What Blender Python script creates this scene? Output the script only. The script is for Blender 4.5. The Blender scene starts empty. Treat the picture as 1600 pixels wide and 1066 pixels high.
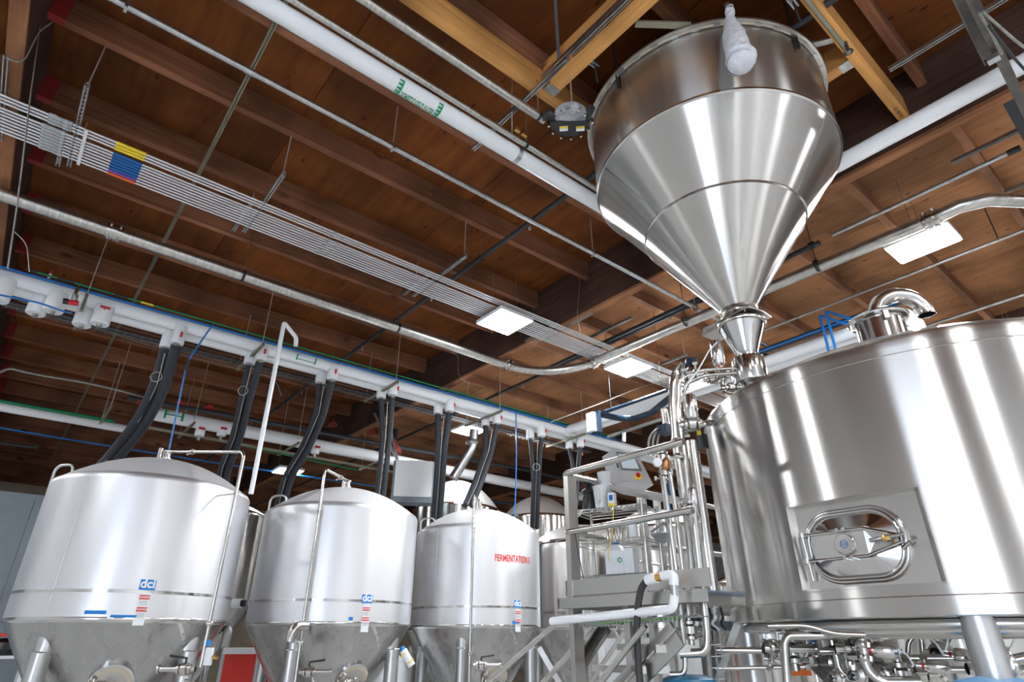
import bpy, math, random
from mathutils import Vector, Matrix
random.seed(7)
PI = math.pi
scn = bpy.context.scene
COL = scn.collection

# ------------------------------------------------------------------ camera
FPX, CX, CY = 933.0, 800.0, 533.0
PITCH = math.atan(467 / 933.0)
YAW = math.radians(50.5)
EYE = Vector((0, 0, 1.5))
FH = Vector((math.cos(YAW), math.sin(YAW), 0))
RIGHT = FH.cross(Vector((0, 0, 1)))
FWD = FH * math.cos(PITCH) + Vector((0, 0, 1)) * math.sin(PITCH)
UPC = RIGHT.cross(FWD)
cam = bpy.data.cameras.new('camera')
cam.sensor_fit = 'HORIZONTAL'
cam.sensor_width = 36.0
cam.lens = FPX * 36.0 / 1600.0
cam.clip_start = 0.05
cam.clip_end = 200
camo = bpy.data.objects.new('camera', cam)
COL.objects.link(camo)
camo.matrix_world = Matrix((
    (RIGHT.x, UPC.x, -FWD.x, EYE.x),
    (RIGHT.y, UPC.y, -FWD.y, EYE.y),
    (RIGHT.z, UPC.z, -FWD.z, EYE.z),
    (0, 0, 0, 1)))
scn.camera = camo

# ------------------------------------------------------------------ world, exposure
w = bpy.data.worlds.new('world')
scn.world = w
w.use_nodes = True
w.node_tree.nodes['Background'].inputs[0].default_value = (0.75, 0.85, 1.0, 1)
w.node_tree.nodes['Background'].inputs[1].default_value = 4.0
scn.view_settings.view_transform = 'Standard'
scn.view_settings.look = 'None'
scn.view_settings.exposure = 1.15
scn.view_settings.gamma = 1.0
scn.view_settings.use_curve_mapping = False
LAMP = 75.0          # strength of every LED panel

FLOOR = -0.6
JB, JT = 6.70, 7.00      # joist bottom / top
GB = 6.10                # girder bottom


def U(px, py, x=None, y=None, z=None):
    """point on the sight line of a pixel where it meets the plane x=, y= or z="""
    d = FWD * FPX + RIGHT * (px - CX) - UPC * (py - CY)
    for i, v in enumerate((x, y, z)):
        if v is not None:
            t = (v - EYE[i]) / d[i]
            return EYE + d * t


def UD(px, py, D):
    """point on the sight line at horizontal distance D"""
    d = FWD * FPX + RIGHT * (px - CX) - UPC * (py - CY)
    return EYE + d * (D / math.hypot(d.x, d.y))


# ------------------------------------------------------------------ materials
def new_mat(name):
    m = bpy.data.materials.new(name)
    m.use_nodes = True
    nt = m.node_tree
    b = nt.nodes['Principled BSDF']
    return m, nt, b


def mat(name, col, rough=0.5, metal=0.0, noise=0.0, nscale=8.0, bump=0.0, bscale=60.0, spec=None, coat=0.0,
        trans=0.0, stretch=None):
    m, nt, b = new_mat(name)
    b.inputs['Base Color'].default_value = (*col, 1)
    b.inputs['Roughness'].default_value = rough
    b.inputs['Metallic'].default_value = metal
    if spec is not None:
        b.inputs['Specular IOR Level'].default_value = spec
    if coat:
        b.inputs['Coat Weight'].default_value = coat
    if trans:
        b.inputs['Transmission Weight'].default_value = trans
    if noise or bump:
        tc = nt.nodes.new('ShaderNodeTexCoord')
        mp = nt.nodes.new('ShaderNodeMapping')
        nt.links.new(tc.outputs['Object'], mp.inputs[0])
        if stretch:
            mp.inputs['Scale'].default_value = stretch
    if noise:
        n = nt.nodes.new('ShaderNodeTexNoise')
        n.inputs['Scale'].default_value = nscale
        n.inputs['Detail'].default_value = 5
        nt.links.new(mp.outputs[0], n.inputs['Vector'])
        r = nt.nodes.new('ShaderNodeValToRGB')
        r.color_ramp.elements[0].position = 0.3
        r.color_ramp.elements[1].position = 0.7
        a = [max(0, c * (1 - noise)) for c in col]
        c2 = [min(1, c * (1 + noise * .6)) for c in col]
        r.color_ramp.elements[0].color = (*a, 1)
        r.color_ramp.elements[1].color = (*c2, 1)
        nt.links.new(n.outputs['Fac'], r.inputs[0])
        nt.links.new(r.outputs[0], b.inputs['Base Color'])
    if bump:
        n2 = nt.nodes.new('ShaderNodeTexNoise')
        n2.inputs['Scale'].default_value = bscale
        nt.links.new(mp.outputs[0], n2.inputs['Vector'])
        bp = nt.nodes.new('ShaderNodeBump')
        bp.inputs['Strength'].default_value = bump
        bp.inputs['Distance'].default_value = 0.01
        nt.links.new(n2.outputs['Fac'], bp.inputs['Height'])
        nt.links.new(bp.outputs[0], b.inputs['Normal'])
    return m


def steel(name, col, rough, aniso=0.0, tangent='Z', rvar=0.08, streak=True, rot=0.25, cvar=0.12, metal=1.0, zstretch=(9, 9, .35)):
    """stainless sheet; brushing runs round the axis, so highlights draw out along it"""
    m, nt, b = new_mat(name)
    b.inputs['Metallic'].default_value = metal
    b.inputs['Roughness'].default_value = rough
    b.inputs['Base Color'].default_value = (*col, 1)
    if aniso:
        b.inputs['Anisotropic'].default_value = aniso
        b.inputs['Anisotropic Rotation'].default_value = rot
        t = nt.nodes.new('ShaderNodeTangent')
        t.direction_type = 'RADIAL'
        t.axis = tangent
        nt.links.new(t.outputs[0], b.inputs['Tangent'])
    tc = nt.nodes.new('ShaderNodeTexCoord')
    mp = nt.nodes.new('ShaderNodeMapping')
    mp.inputs['Scale'].default_value = zstretch
    nt.links.new(tc.outputs['Object'], mp.inputs[0])
    n = nt.nodes.new('ShaderNodeTexNoise')
    n.inputs['Scale'].default_value = 1.0
    n.inputs['Detail'].default_value = 1
    nt.links.new(mp.outputs[0], n.inputs['Vector'])
    mr = nt.nodes.new('ShaderNodeMapRange')
    mr.inputs[1].default_value = 0.3
    mr.inputs[2].default_value = 0.7
    mr.inputs[3].default_value = max(0.02, rough - rvar)
    mr.inputs[4].default_value = rough + rvar
    nt.links.new(n.outputs['Fac'], mr.inputs[0])
    if rvar: nt.links.new(mr.outputs[0], b.inputs['Roughness'])
    n2 = nt.nodes.new('ShaderNodeTexNoise')
    n2.inputs['Scale'].default_value = 1.3
    n2.inputs['Detail'].default_value = 2
    nt.links.new(tc.outputs['Object'], n2.inputs['Vector'])
    r = nt.nodes.new('ShaderNodeValToRGB')
    r.color_ramp.elements[0].position = 0.3
    r.color_ramp.elements[1].position = 0.75
    r.color_ramp.elements[0].color = (*[c * (1 - cvar) for c in col], 1)
    r.color_ramp.elements[1].color = (*[min(1, c * (1 + cvar * .3)) for c in col], 1)
    nt.links.new(n2.outputs['Fac'], r.inputs[0])
    nt.links.new(r.outputs[0], b.inputs['Base Color'])
    return m


def wood(name, dark, light, along='X', knots=True, rough=0.75, kcol=None, kscale=1.0, grain=40):
    m, nt, b = new_mat(name)
    b.inputs['Roughness'].default_value = rough
    b.inputs['Specular IOR Level'].default_value = 0.25
    tc = nt.nodes.new('ShaderNodeTexCoord')
    oi = nt.nodes.new('ShaderNodeObjectInfo')
    mul = nt.nodes.new('ShaderNodeMath'); mul.operation = 'MULTIPLY'; mul.inputs[1].default_value = 37.0
    nt.links.new(oi.outputs['Random'], mul.inputs[0])
    add = nt.nodes.new('ShaderNodeVectorMath'); add.operation = 'ADD'
    nt.links.new(tc.outputs['Object'], add.inputs[0])
    nt.links.new(mul.outputs[0], add.inputs[1])
    mp = nt.nodes.new('ShaderNodeMapping')
    s = [grain, grain, grain]
    s['XYZ'.index(along)] = 1.2
    mp.inputs['Scale'].default_value = s
    nt.links.new(add.outputs[0], mp.inputs[0])
    n = nt.nodes.new('ShaderNodeTexNoise')
    n.inputs['Scale'].default_value = 0.6
    n.inputs['Detail'].default_value = 6
    n.inputs['Distortion'].default_value = 0.8
    nt.links.new(mp.outputs[0], n.inputs['Vector'])
    r = nt.nodes.new('ShaderNodeValToRGB')
    r.color_ramp.elements[0].position = 0.25
    r.color_ramp.elements[1].position = 0.75
    r.color_ramp.elements[0].color = (*dark, 1)
    r.color_ramp.elements[1].color = (*light, 1)
    nt.links.new(n.outputs['Fac'], r.inputs[0])
    last = r.outputs[0]
    # broad stains
    n3 = nt.nodes.new('ShaderNodeTexNoise')
    n3.inputs['Scale'].default_value = 0.9
    n3.inputs['Detail'].default_value = 3
    nt.links.new(add.outputs[0], n3.inputs['Vector'])
    r3 = nt.nodes.new('ShaderNodeMapRange')
    r3.inputs[1].default_value = 0.35; r3.inputs[2].default_value = 0.65
    r3.inputs[3].default_value = 0.55; r3.inputs[4].default_value = 1.25
    nt.links.new(n3.outputs['Fac'], r3.inputs[0])
    mx = nt.nodes.new('ShaderNodeVectorMath'); mx.operation = 'SCALE'
    nt.links.new(last, mx.inputs[0]); nt.links.new(r3.outputs[0], mx.inputs['Scale'])
    last = mx.outputs[0]
    if knots:
        mp2 = nt.nodes.new('ShaderNodeMapping')
        s2 = [3.2 * kscale] * 3
        s2['XYZ'.index(along)] = 1.5 * kscale
        mp2.inputs['Scale'].default_value = s2
        nt.links.new(add.outputs[0], mp2.inputs[0])
        v = nt.nodes.new('ShaderNodeTexVoronoi')
        v.inputs['Scale'].default_value = 1.0
        nt.links.new(mp2.outputs[0], v.inputs['Vector'])
        kr = nt.nodes.new('ShaderNodeValToRGB')
        kr.color_ramp.elements[0].position = 0.05
        kr.color_ramp.elements[1].position = 0.15
        kr.color_ramp.elements[0].color = (1, 1, 1, 1)
        kr.color_ramp.elements[1].color = (0, 0, 0, 1)
        nt.links.new(v.outputs['Distance'], kr.inputs[0])
        mx2 = nt.nodes.new('ShaderNodeMixRGB')
        kc = kcol or [c * .35 for c in dark]
        mx2.inputs[2].default_value = (*kc, 1)
        nt.links.new(kr.outputs[0], mx2.inputs[0])
        nt.links.new(last, mx2.inputs[1])
        last = mx2.outputs[0]
    nt.links.new(last, b.inputs['Base Color'])
    return m


M = {}
M['ply'] = wood('roof_plywood', (0.125, 0.031, 0.0055), (0.20, 0.062, 0.012), 'Y', True, 0.8, grain=12, kscale=1.7)
M['ply_pale'] = wood('roof_plywood_pale', (0.33, 0.145, 0.062), (0.46, 0.225, 0.108), 'Y', True, 0.8, grain=22, kscale=1.9)  # same plywood, with the right bay's lamp light put into the colour
M['joist'] = wood('old_joist_wood', (0.19, 0.070, 0.036), (0.33, 0.145, 0.078), 'X', True, 0.8, grain=30, kscale=.8)
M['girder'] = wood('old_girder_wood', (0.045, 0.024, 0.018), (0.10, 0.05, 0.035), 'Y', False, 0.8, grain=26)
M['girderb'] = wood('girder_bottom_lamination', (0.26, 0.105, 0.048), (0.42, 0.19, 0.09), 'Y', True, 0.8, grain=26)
M['glulam'] = wood('new_glulam_wood', (0.52, 0.23, 0.065), (0.80, 0.42, 0.14), 'X', True, 0.6, kcol=(0.2, 0.08, 0.02), grain=26)
M['glulamy'] = wood('new_glulam_wood_across', (0.52, 0.23, 0.065), (0.80, 0.42, 0.14), 'Y', True, 0.6, kcol=(0.2, 0.08, 0.02), grain=26)
M['redend'] = mat('red_paint', (0.28, 0.02, 0.02), 0.6)
M['tun'] = steel('brushed_steel', (0.66, 0.64, 0.61), 0.25, aniso=1.0, rvar=0.0, cvar=.04)
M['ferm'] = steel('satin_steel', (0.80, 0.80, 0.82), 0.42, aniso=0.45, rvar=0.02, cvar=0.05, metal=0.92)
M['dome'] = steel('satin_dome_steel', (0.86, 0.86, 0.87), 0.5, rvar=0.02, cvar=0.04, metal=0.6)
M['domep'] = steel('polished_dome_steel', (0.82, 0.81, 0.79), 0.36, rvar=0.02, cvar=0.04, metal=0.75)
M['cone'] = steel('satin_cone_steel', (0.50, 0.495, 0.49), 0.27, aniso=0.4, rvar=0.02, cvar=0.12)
M['polish'] = steel('polished_steel', (0.75, 0.73, 0.70), 0.14, aniso=0.6, rvar=0.0, cvar=.03)
M['band'] = steel('polished_band', (0.7, 0.69, 0.68), 0.13, rvar=0.0, cvar=.03)
M['pipe'] = steel('pipe_steel', (0.61, 0.595, 0.565), 0.22, rvar=0.0, cvar=.03)
M['satin'] = steel('bead_blasted_steel', (0.74, 0.74, 0.74), 0.45, rvar=0.0, cvar=.04, metal=0.55)
M['frame'] = steel('frame_steel', (0.58, 0.565, 0.54), 0.30, rvar=0.0, cvar=.06)
M['panelst'] = steel('panel_steel', (0.62, 0.60, 0.57), 0.18, aniso=0.0, rvar=0.0, cvar=.03)
M['leg'] = steel('leg_steel', (0.60, 0.60, 0.60), 0.38, rvar=0.05)
M['galv'] = mat('galvanized_steel', (0.56, 0.57, 0.58), 0.36, 1.0, noise=0.2, nscale=14)
M['conduit'] = mat('bright_conduit', (0.80, 0.81, 0.83), 0.32, 0.75)
M['joist_pale'] = wood('pale_joist_wood', (0.27, 0.12, 0.065), (0.42, 0.21, 0.12), 'X', True, 0.8, grain=30, kscale=.8)  # lit copy of the joist wood, lamp light mixed into its colour
M['galvd'] = mat('dull_galvanized_steel', (0.40, 0.40, 0.37), 0.5, 0.9, noise=0.25, nscale=14)
M['grain'] = mat('galvanized_pipe', (0.60, 0.59, 0.56), 0.33, 1.0, noise=0.25, nscale=9, stretch=(6, 1, 1))
M['olive'] = mat('olive_strut', (0.36, 0.34, 0.25), 0.55, 0.5)
M['blacki'] = mat('black_iron_pipe', (0.035, 0.04, 0.048), 0.45, 0.3)
M['white'] = mat('white_jacket', (0.86, 0.88, 0.90), 0.28, 0.0, coat=0.3)
M['whitem'] = mat('white_paint', (0.84, 0.86, 0.87), 0.5)
M['foam'] = mat('black_foam', (0.022, 0.026, 0.034), 0.62, noise=0.3, nscale=20)
M['black'] = mat('black_plastic', (0.015, 0.017, 0.02), 0.35)
M['rubber'] = mat('black_rubber', (0.03, 0.03, 0.032), 0.5)
M['blue'] = mat('blue_plastic', (0.01, 0.17, 0.55), 0.4)
M['bluep'] = mat('blue_air_pipe', (0.005, 0.15, 0.48), 0.4)
M['bluetape'] = mat('blue_tape', (0.0, 0.22, 0.66), 0.6)
M['bluel'] = mat('pale_blue_plastic', (0.18, 0.42, 0.72), 0.4)
M['green'] = mat('green_pipe', (0.0, 0.22, 0.09), 0.4)
M['greens'] = mat('green_print', (0.0, 0.30, 0.13), 0.5)
M['lime'] = mat('lime_wire', (0.15, 0.6, 0.05), 0.5)
M['red'] = mat('red_plastic', (0.60, 0.015, 0.03), 0.35)
M['redp'] = mat('red_print', (0.72, 0.04, 0.03), 0.5)
M['orange'] = mat('orange_plastic', (0.85, 0.18, 0.02), 0.45)
M['orangeT'] = mat('orange_band', (0.95, 0.14, 0.03), 0.45)
M['purple'] = mat('purple_band', (0.22, 0.08, 0.42), 0.45)
M['yellow'] = mat('yellow_band', (0.90, 0.68, 0.04), 0.45)
M['navyB'] = mat('blue_band', (0.01, 0.13, 0.42), 0.45)
M['tealblue'] = mat('blue_drum_plastic', (0.02, 0.14, 0.25), 0.35)
M['brass'] = mat('brass', (0.72, 0.45, 0.14), 0.3, 1.0)
M['copper'] = mat('bronze', (0.60, 0.30, 0.14), 0.35, 1.0)
M['cloth'] = mat('white_cloth', (0.74, 0.75, 0.80), 0.85, noise=0.15, nscale=20, bump=0.9, bscale=24)
M['dust'] = mat('dusty_clear_cover', (0.42, 0.43, 0.45), 0.5, noise=0.55, nscale=14)
M['lens'] = mat('clear_plastic', (0.85, 0.87, 0.88), 0.15, trans=0.4)
M['jug'] = mat('white_jug_plastic', (0.83, 0.85, 0.87), 0.4)
M['screen'] = mat('touch_screen', (0.62, 0.70, 0.76), 0.15)
M['cream'] = mat('cream_wall_paint', (0.70, 0.60, 0.45), 0.85, noise=0.1, nscale=2)
M['wallw'] = mat('white_wall_paint', (0.72, 0.73, 0.74), 0.85, noise=0.06, nscale=2)
M['panelg'] = mat('grey_insulated_panel', (0.20, 0.235, 0.265), 0.5, noise=0.08, nscale=3)
M['floor'] = mat('concrete_floor', (0.50, 0.50, 0.49), 0.55, noise=0.2, nscale=1.5)
M['darkblue'] = mat('dark_blue_paint', (0.005, 0.022, 0.05), 0.4)
M['grate'] = mat('blue_grey_grating', (0.20, 0.26, 0.33), 0.4, 0.6)
M['gasket'] = mat('tan_gasket', (0.55, 0.47, 0.36), 0.6)
M['glass'] = mat('window_glass', (0.9, 0.95, 1.0), 0.02, trans=1.0)
mm, nt, b = new_mat('led_diffuser')
b.inputs['Base Color'].default_value = (1, 1, 1, 1)
b.inputs['Emission Color'].default_value = (0.93, 0.965, 1.0, 1)
b.inputs['Emission Strength'].default_value = LAMP
M['led'] = mm


# ------------------------------------------------------------------ mesh helpers
class MB:
    def __init__(s):
        s.v = []; s.f = []; s.m = []; s.mats = []

    def _mi(s, m):
        if m is None: return 0
        if m not in s.mats: s.mats.append(m)
        return s.mats.index(m)

    def add(s, vs, fs, m=None):
        o = len(s.v); mi = s._mi(m)
        s.v += [tuple(x) for x in vs]
        s.f += [tuple(i + o for i in f) for f in fs]
        s.m += [mi] * len(fs)
        return s

    def box(s, a, b, m=None):
        (x0, y0, z0), (x1, y1, z1) = a, b
        x0, x1 = min(x0, x1), max(x0, x1); y0, y1 = min(y0, y1), max(y0, y1); z0, z1 = min(z0, z1), max(z0, z1)
        vs = [(x0, y0, z0), (x1, y0, z0), (x1, y1, z0), (x0, y1, z0), (x0, y0, z1), (x1, y0, z1), (x1, y1, z1), (x0, y1, z1)]
        return s.add(vs, [(0, 3, 2, 1), (4, 5, 6, 7), (0, 1, 5, 4), (1, 2, 6, 5), (2, 3, 7, 6), (3, 0, 4, 7)], m)

    def obox(s, c, ax, ay, az, m=None):
        """oriented box: centre and three half-axis vectors"""
        c = Vector(c); ax = Vector(ax); ay = Vector(ay); az = Vector(az)
        if ax.cross(ay).dot(az) < 0: ay = -ay
        vs = [c + ax * i + ay * j + az * k for k in (-1, 1) for (i, j) in ((-1, -1), (1, -1), (1, 1), (-1, 1))]
        return s.add(vs, [(0, 3, 2, 1), (4, 5, 6, 7), (0, 1, 5, 4), (1, 2, 6, 5), (2, 3, 7, 6), (3, 0, 4, 7)], m)

    def bar(s, a, b, w, h, up=(0, 0, 1), m=None):
        a = Vector(a); b = Vector(b); d = (b - a); L = d.length; d.normalize()
        u = Vector(up); u = (u - d * u.dot(d))
        if u.length < 1e-4: u = d.orthogonal()
        u.normalize(); r = d.cross(u)
        return s.obox((a + b) / 2, d * L / 2, r * w / 2, u * h / 2, m)

    def tube(s, pts, r, seg=12, caps=True, m=None, closed=False):
        pts = [Vector(p) for p in pts]
        n = len(pts)
        rs = r if isinstance(r, (list, tuple)) else [r] * n
        tg = []
        for i in range(n):
            if closed: t = pts[(i + 1) % n] - pts[i - 1]
            elif i == 0: t = pts[1] - pts[0]
            elif i == n - 1: t = pts[-1] - pts[-2]
            else: t = (pts[i + 1] - pts[i]).normalized() + (pts[i] - pts[i - 1]).normalized()
            if t.length < 1e-9: t = Vector((0, 0, 1))
            tg.append(t.normalized())
        u = tg[0].orthogonal().normalized()
        vs = []
        for i in range(n):
            t = tg[i]
            u = (u - t * u.dot(t)); u.normalize()
            v = t.cross(u)
            for k in range(seg):
                a = 2 * PI * k / seg
                vs.append(pts[i] + (u * math.cos(a) + v * math.sin(a)) * rs[i])
        fs = []
        for i in range(n if closed else n - 1):
            j = (i + 1) % n
            for k in range(seg):
                k2 = (k + 1) % seg
                fs.append((i * seg + k, i * seg + k2, j * seg + k2, j * seg + k))
        if caps and not closed:
            fs.append(tuple(reversed(range(seg))))
            fs.append(tuple((n - 1) * seg + k for k in range(seg)))
        return s.add(vs, fs, m)

    def lathe(s, prof, c=(0, 0, 0), seg=32, m=None, a0=0.0, a1=None, axis=None, skip=None):
        """profile of (radius, z) turned about a vertical axis, or about `axis`"""
        c = Vector(c); full = a1 is None
        if full: a1 = 2 * PI
        n = seg if full else seg + 1
        if axis is None: X, Y, Z = Vector((1, 0, 0)), Vector((0, 1, 0)), Vector((0, 0, 1))
        else:
            Z = Vector(axis).normalized(); X = Z.orthogonal().normalized(); Y = Z.cross(X)
        vs = []
        for (r, z) in prof:
            for k in range(n):
                a = a0 + (a1 - a0) * k / seg
                vs.append(c + (X * math.cos(a) + Y * math.sin(a)) * max(r, 1e-5) + Z * z)
        fs = []
        for i in range(len(prof) - 1):
            for k in range(seg):
                k2 = (k + 1) % n if full else k + 1
                fs.append((i * n + k, i * n + k2, (i + 1) * n + k2, (i + 1) * n + k))
        return s.add(vs, fs, m)

    def cyl(s, a, b, r, seg=16, m=None):
        return s.tube([a, b], r, seg, True, m)

    def torus(s, c, axis, R, r, seg=32, rs=8, m=None):
        Z = Vector(axis).normalized(); X = Z.orthogonal().normalized(); Y = Z.cross(X); c = Vector(c)
        return s.tube([c + (X * math.cos(2 * PI * i / seg) + Y * math.sin(2 * PI * i / seg)) * R for i in range(seg)], r, rs,
                      False, m, closed=True)

    def prism(s, poly, off, m=None):
        """closed polygon (3D points) pushed along `off`"""
        poly = [Vector(p) for p in poly]; off = Vector(off); n = len(poly)
        vs = poly + [p + off for p in poly]
        fs = [tuple(reversed(range(n))), tuple(range(n, 2 * n))]
        for i in range(n):
            j = (i + 1) % n
            fs.append((i, j, n + j, n + i))
        return s.add(vs, fs, m)

    def build(s, name, material=None, parent=None, sharp=38, origin=None):
        me = bpy.data.meshes.new(name)
        if parent is not None and origin is None:
            org = Vector(parent['_o']) if '_o' in parent else Vector((0, 0, 0))
        else:
            org = Vector(origin) if origin is not None else None
        if org is None:
            xs = [p[0] for p in s.v]; ys = [p[1] for p in s.v]; zs = [p[2] for p in s.v]
            org = Vector(((min(xs) + max(xs)) / 2, (min(ys) + max(ys)) / 2, min(zs)))
        me.from_pydata([(p[0] - org.x, p[1] - org.y, p[2] - org.z) for p in s.v], [], s.f)
        me.update()
        if s.mats:
            for k in s.mats: me.materials.append(M[k])
            me.polygons.foreach_set('material_index', s.m)
        elif material:
            me.materials.append(M[material])
        me.polygons.foreach_set('use_smooth', [True] * len(me.polygons))
        me.set_sharp_from_angle(angle=math.radians(sharp))
        ob = bpy.data.objects.new(name, me)
        COL.objects.link(ob)
        if parent is not None:
            ob.parent = parent
            po = Vector(parent['_o']) if '_o' in parent else Vector((0, 0, 0))
            ob.location = org - po
        else:
            ob.location = org
        ob['_o'] = tuple(org)
        return ob


def thing(name, label, cat, loc=(0, 0, 0), group=None):
    o = bpy.data.objects.new(name, None)
    COL.objects.link(o)
    o.location = loc
    o.empty_display_size = 0.1
    o['_o'] = tuple(loc)
    o['label'] = label; o['category'] = cat
    if group: o['group'] = group
    return o


def tag(o, label, cat, group=None, kind=None):
    o['label'] = label; o['category'] = cat
    if group: o['group'] = group
    if kind: o['kind'] = kind
    return o


def struct(o):
    o['kind'] = 'structure'
    return o


def bend(pts, r, n=6):
    """round the corners of a path"""
    pts = [Vector(p) for p in pts]
    out = [pts[0]]
    for i in range(1, len(pts) - 1):
        a, b, c = pts[i - 1], pts[i], pts[i + 1]
        d1 = (a - b); d2 = (c - b)
        t = min(r, d1.length * .49, d2.length * .49)
        p, q = b + d1.normalized() * t, b + d2.normalized() * t
        for k in range(n + 1):
            s = k / n
            out.append(p * (1 - s) ** 2 + b * 2 * s * (1 - s) + q * s * s)
    out.append(pts[-1])
    return out


def pipe(name, pts, r, material, label=None, cat='pipe', group=None, br=0.1, seg=12, parent=None, clamps=(), cm='pipe',
         ring=1.45):
    p = bend(pts, br) if br else [Vector(q) for q in pts]
    if parent is None and clamps:
        root = thing(name, label, cat, tuple(p[0]), group)
        MB().tube(p, r, seg).build('tube', material, root)
        for (c, ax) in clamps:
            clamp(root, c, ax, r * ring, cm)
        return root
    o = MB().tube(p, r, seg).build(name, material, parent)
    if label: tag(o, label, cat, group)
    return o


def clamp(root, c, ax, r, m='pipe', name='clamp', w=0.022):
    c = Vector(c); ax = Vector(ax).normalized()
    mb = MB()
    mb.lathe([(r * .7, -w), (r * .85, -w), (r, -w * .45), (r, w * .45), (r * .85, w), (r * .7, w)], c, 16, axis=ax)
    side = ax.orthogonal().normalized()
    mb.cyl(c + side * r, c + side * (r + .03), .008, 8)
    mb.cyl(c + side * (r + .03) - ax * .012, c + side * (r + .03) + ax * .012, .012, 8)
    return mb.build(name, m, root)


def text_mesh(body, size, fn, parent, name='lettering', material='redp', ext=0.0, bold=0.0, cx=True):
    cu = bpy.data.curves.new('t', 'FONT')
    cu.body = body; cu.size = size
    cu.align_x = 'CENTER' if cx else 'LEFT'
    cu.align_y = 'CENTER'
    cu.offset = bold
    cu.resolution_u = 3
    to = bpy.data.objects.new('t', cu)
    COL.objects.link(to)
    dg = bpy.context.evaluated_depsgraph_get()
    me = bpy.data.meshes.new_from_object(to.evaluated_get(dg))
    vs = [fn(v.co.x, v.co.y) for v in me.vertices]
    fs = [tuple(p.vertices) for p in me.polygons]
    bpy.data.objects.remove(to)
    mb = MB(); mb.add(vs, fs)
    return mb.build(name, material, parent)


# ================================================================== SETTING
X0, X1, Y0, Y1 = -8.2, 35.0, -9.0, 29.6
struct(MB().box((X0 - .3, Y0 - .3, FLOOR - .2), (X1 + .3, Y1 + .3, FLOOR)).build('floor', 'floor'))
ceil = struct(MB().box((X0 - .3, Y0 - .3, 7.03), (X1 + .3, Y1 + .3, 7.2)).build('ceiling', 'ply', origin=(0, 0, 0)))
ceil['_o'] = (0, 0, 0)


def put(ob, loc, parent):
    c = ob.copy(); COL.objects.link(c); c.parent = parent; c.location = loc
    return c


BAYS = [(-8.2, -1.17), (-1.04, 6.12), (6.25, 13.41), (13.54, 20.7), (20.83, 27.8), (27.93, 35.0)]
GX = [(-1.17, -1.04), (6.12, 6.25), (13.41, 13.54), (20.7, 20.83), (27.8, 27.93)]
rows = list(range(-10, 21))
ROW0 = 4.357
# plywood sheets, three to a bay between joists
sheet = None
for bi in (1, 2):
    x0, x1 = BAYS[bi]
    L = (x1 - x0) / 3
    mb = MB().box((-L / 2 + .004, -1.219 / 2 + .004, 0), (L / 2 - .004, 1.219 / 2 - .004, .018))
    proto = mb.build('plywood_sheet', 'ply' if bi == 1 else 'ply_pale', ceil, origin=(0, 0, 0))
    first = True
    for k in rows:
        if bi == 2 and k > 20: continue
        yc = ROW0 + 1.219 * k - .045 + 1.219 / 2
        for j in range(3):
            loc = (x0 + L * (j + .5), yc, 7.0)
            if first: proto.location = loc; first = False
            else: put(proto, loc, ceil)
for bi in (0, 3, 4, 5):
    x0, x1 = BAYS[bi]
    MB().box((x0, Y0, 7.0), (x1, Y1, 7.02)).build('plywood_deck', 'ply', ceil)
# joists
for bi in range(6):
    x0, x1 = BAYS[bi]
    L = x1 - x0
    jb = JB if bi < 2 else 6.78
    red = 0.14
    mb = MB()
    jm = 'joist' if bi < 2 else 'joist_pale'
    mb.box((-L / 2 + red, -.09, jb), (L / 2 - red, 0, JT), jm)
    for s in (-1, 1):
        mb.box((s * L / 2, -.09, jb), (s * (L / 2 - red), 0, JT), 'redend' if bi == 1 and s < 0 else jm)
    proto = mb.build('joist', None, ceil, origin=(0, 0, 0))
    first = True
    for k in rows:
        if bi in (0, 3, 4, 5) and k < -3: continue
        loc = ((x0 + x1) / 2, ROW0 + 1.219 * k, random.uniform(-.006, .006))
        if first: proto.location = loc; first = False
        else: put(proto, loc, ceil)
for (a, b_) in GX:
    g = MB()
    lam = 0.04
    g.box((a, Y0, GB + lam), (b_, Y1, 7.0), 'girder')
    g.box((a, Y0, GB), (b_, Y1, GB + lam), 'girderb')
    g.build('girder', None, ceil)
    # steel hanger straps where joists meet the girder, painted over
struct(MB().box((X0, Y1, FLOOR), (X1, Y1 + .3, 7.0)).build('wall_back', 'cream'))
struct(MB().box((X1, Y0, FLOOR), (X1 + .3, Y1, 7.0)).build('wall_right', 'wallw'))
# near wall and left wall, behind the camera, with roll-up openings to daylight
struct(MB().box((X0, Y0 - .3, FLOOR), (X1, Y0, 7.0)).build('wall_front', 'wallw'))
wl = MB()
DOOR_Y = (-6.0, -1.5); DOOR_Z = 4.2
wl.box((X0 - .3, Y0, FLOOR), (X0, DOOR_Y[0], 7.0))
wl.box((X0 - .3, DOOR_Y[1], FLOOR), (X0, Y1, 7.0))
wl.box((X0 - .3, DOOR_Y[0], DOOR_Z), (X0, DOOR_Y[1], 7.0))
struct(wl.build('wall_left', 'wallw'))
fr = MB()
fr.box((X0 - .1, DOOR_Y[0] - .1, FLOOR), (X0 + .04, DOOR_Y[0], DOOR_Z))
fr.box((X0 - .1, DOOR_Y[1], FLOOR), (X0 + .04, DOOR_Y[1] + .1, DOOR_Z))
fr.box((X0 - .1, DOOR_Y[0] - .1, DOOR_Z), (X0 + .04, DOOR_Y[1] + .1, DOOR_Z + .12))
struct(fr.build('door_1', 'galvd'))

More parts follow.
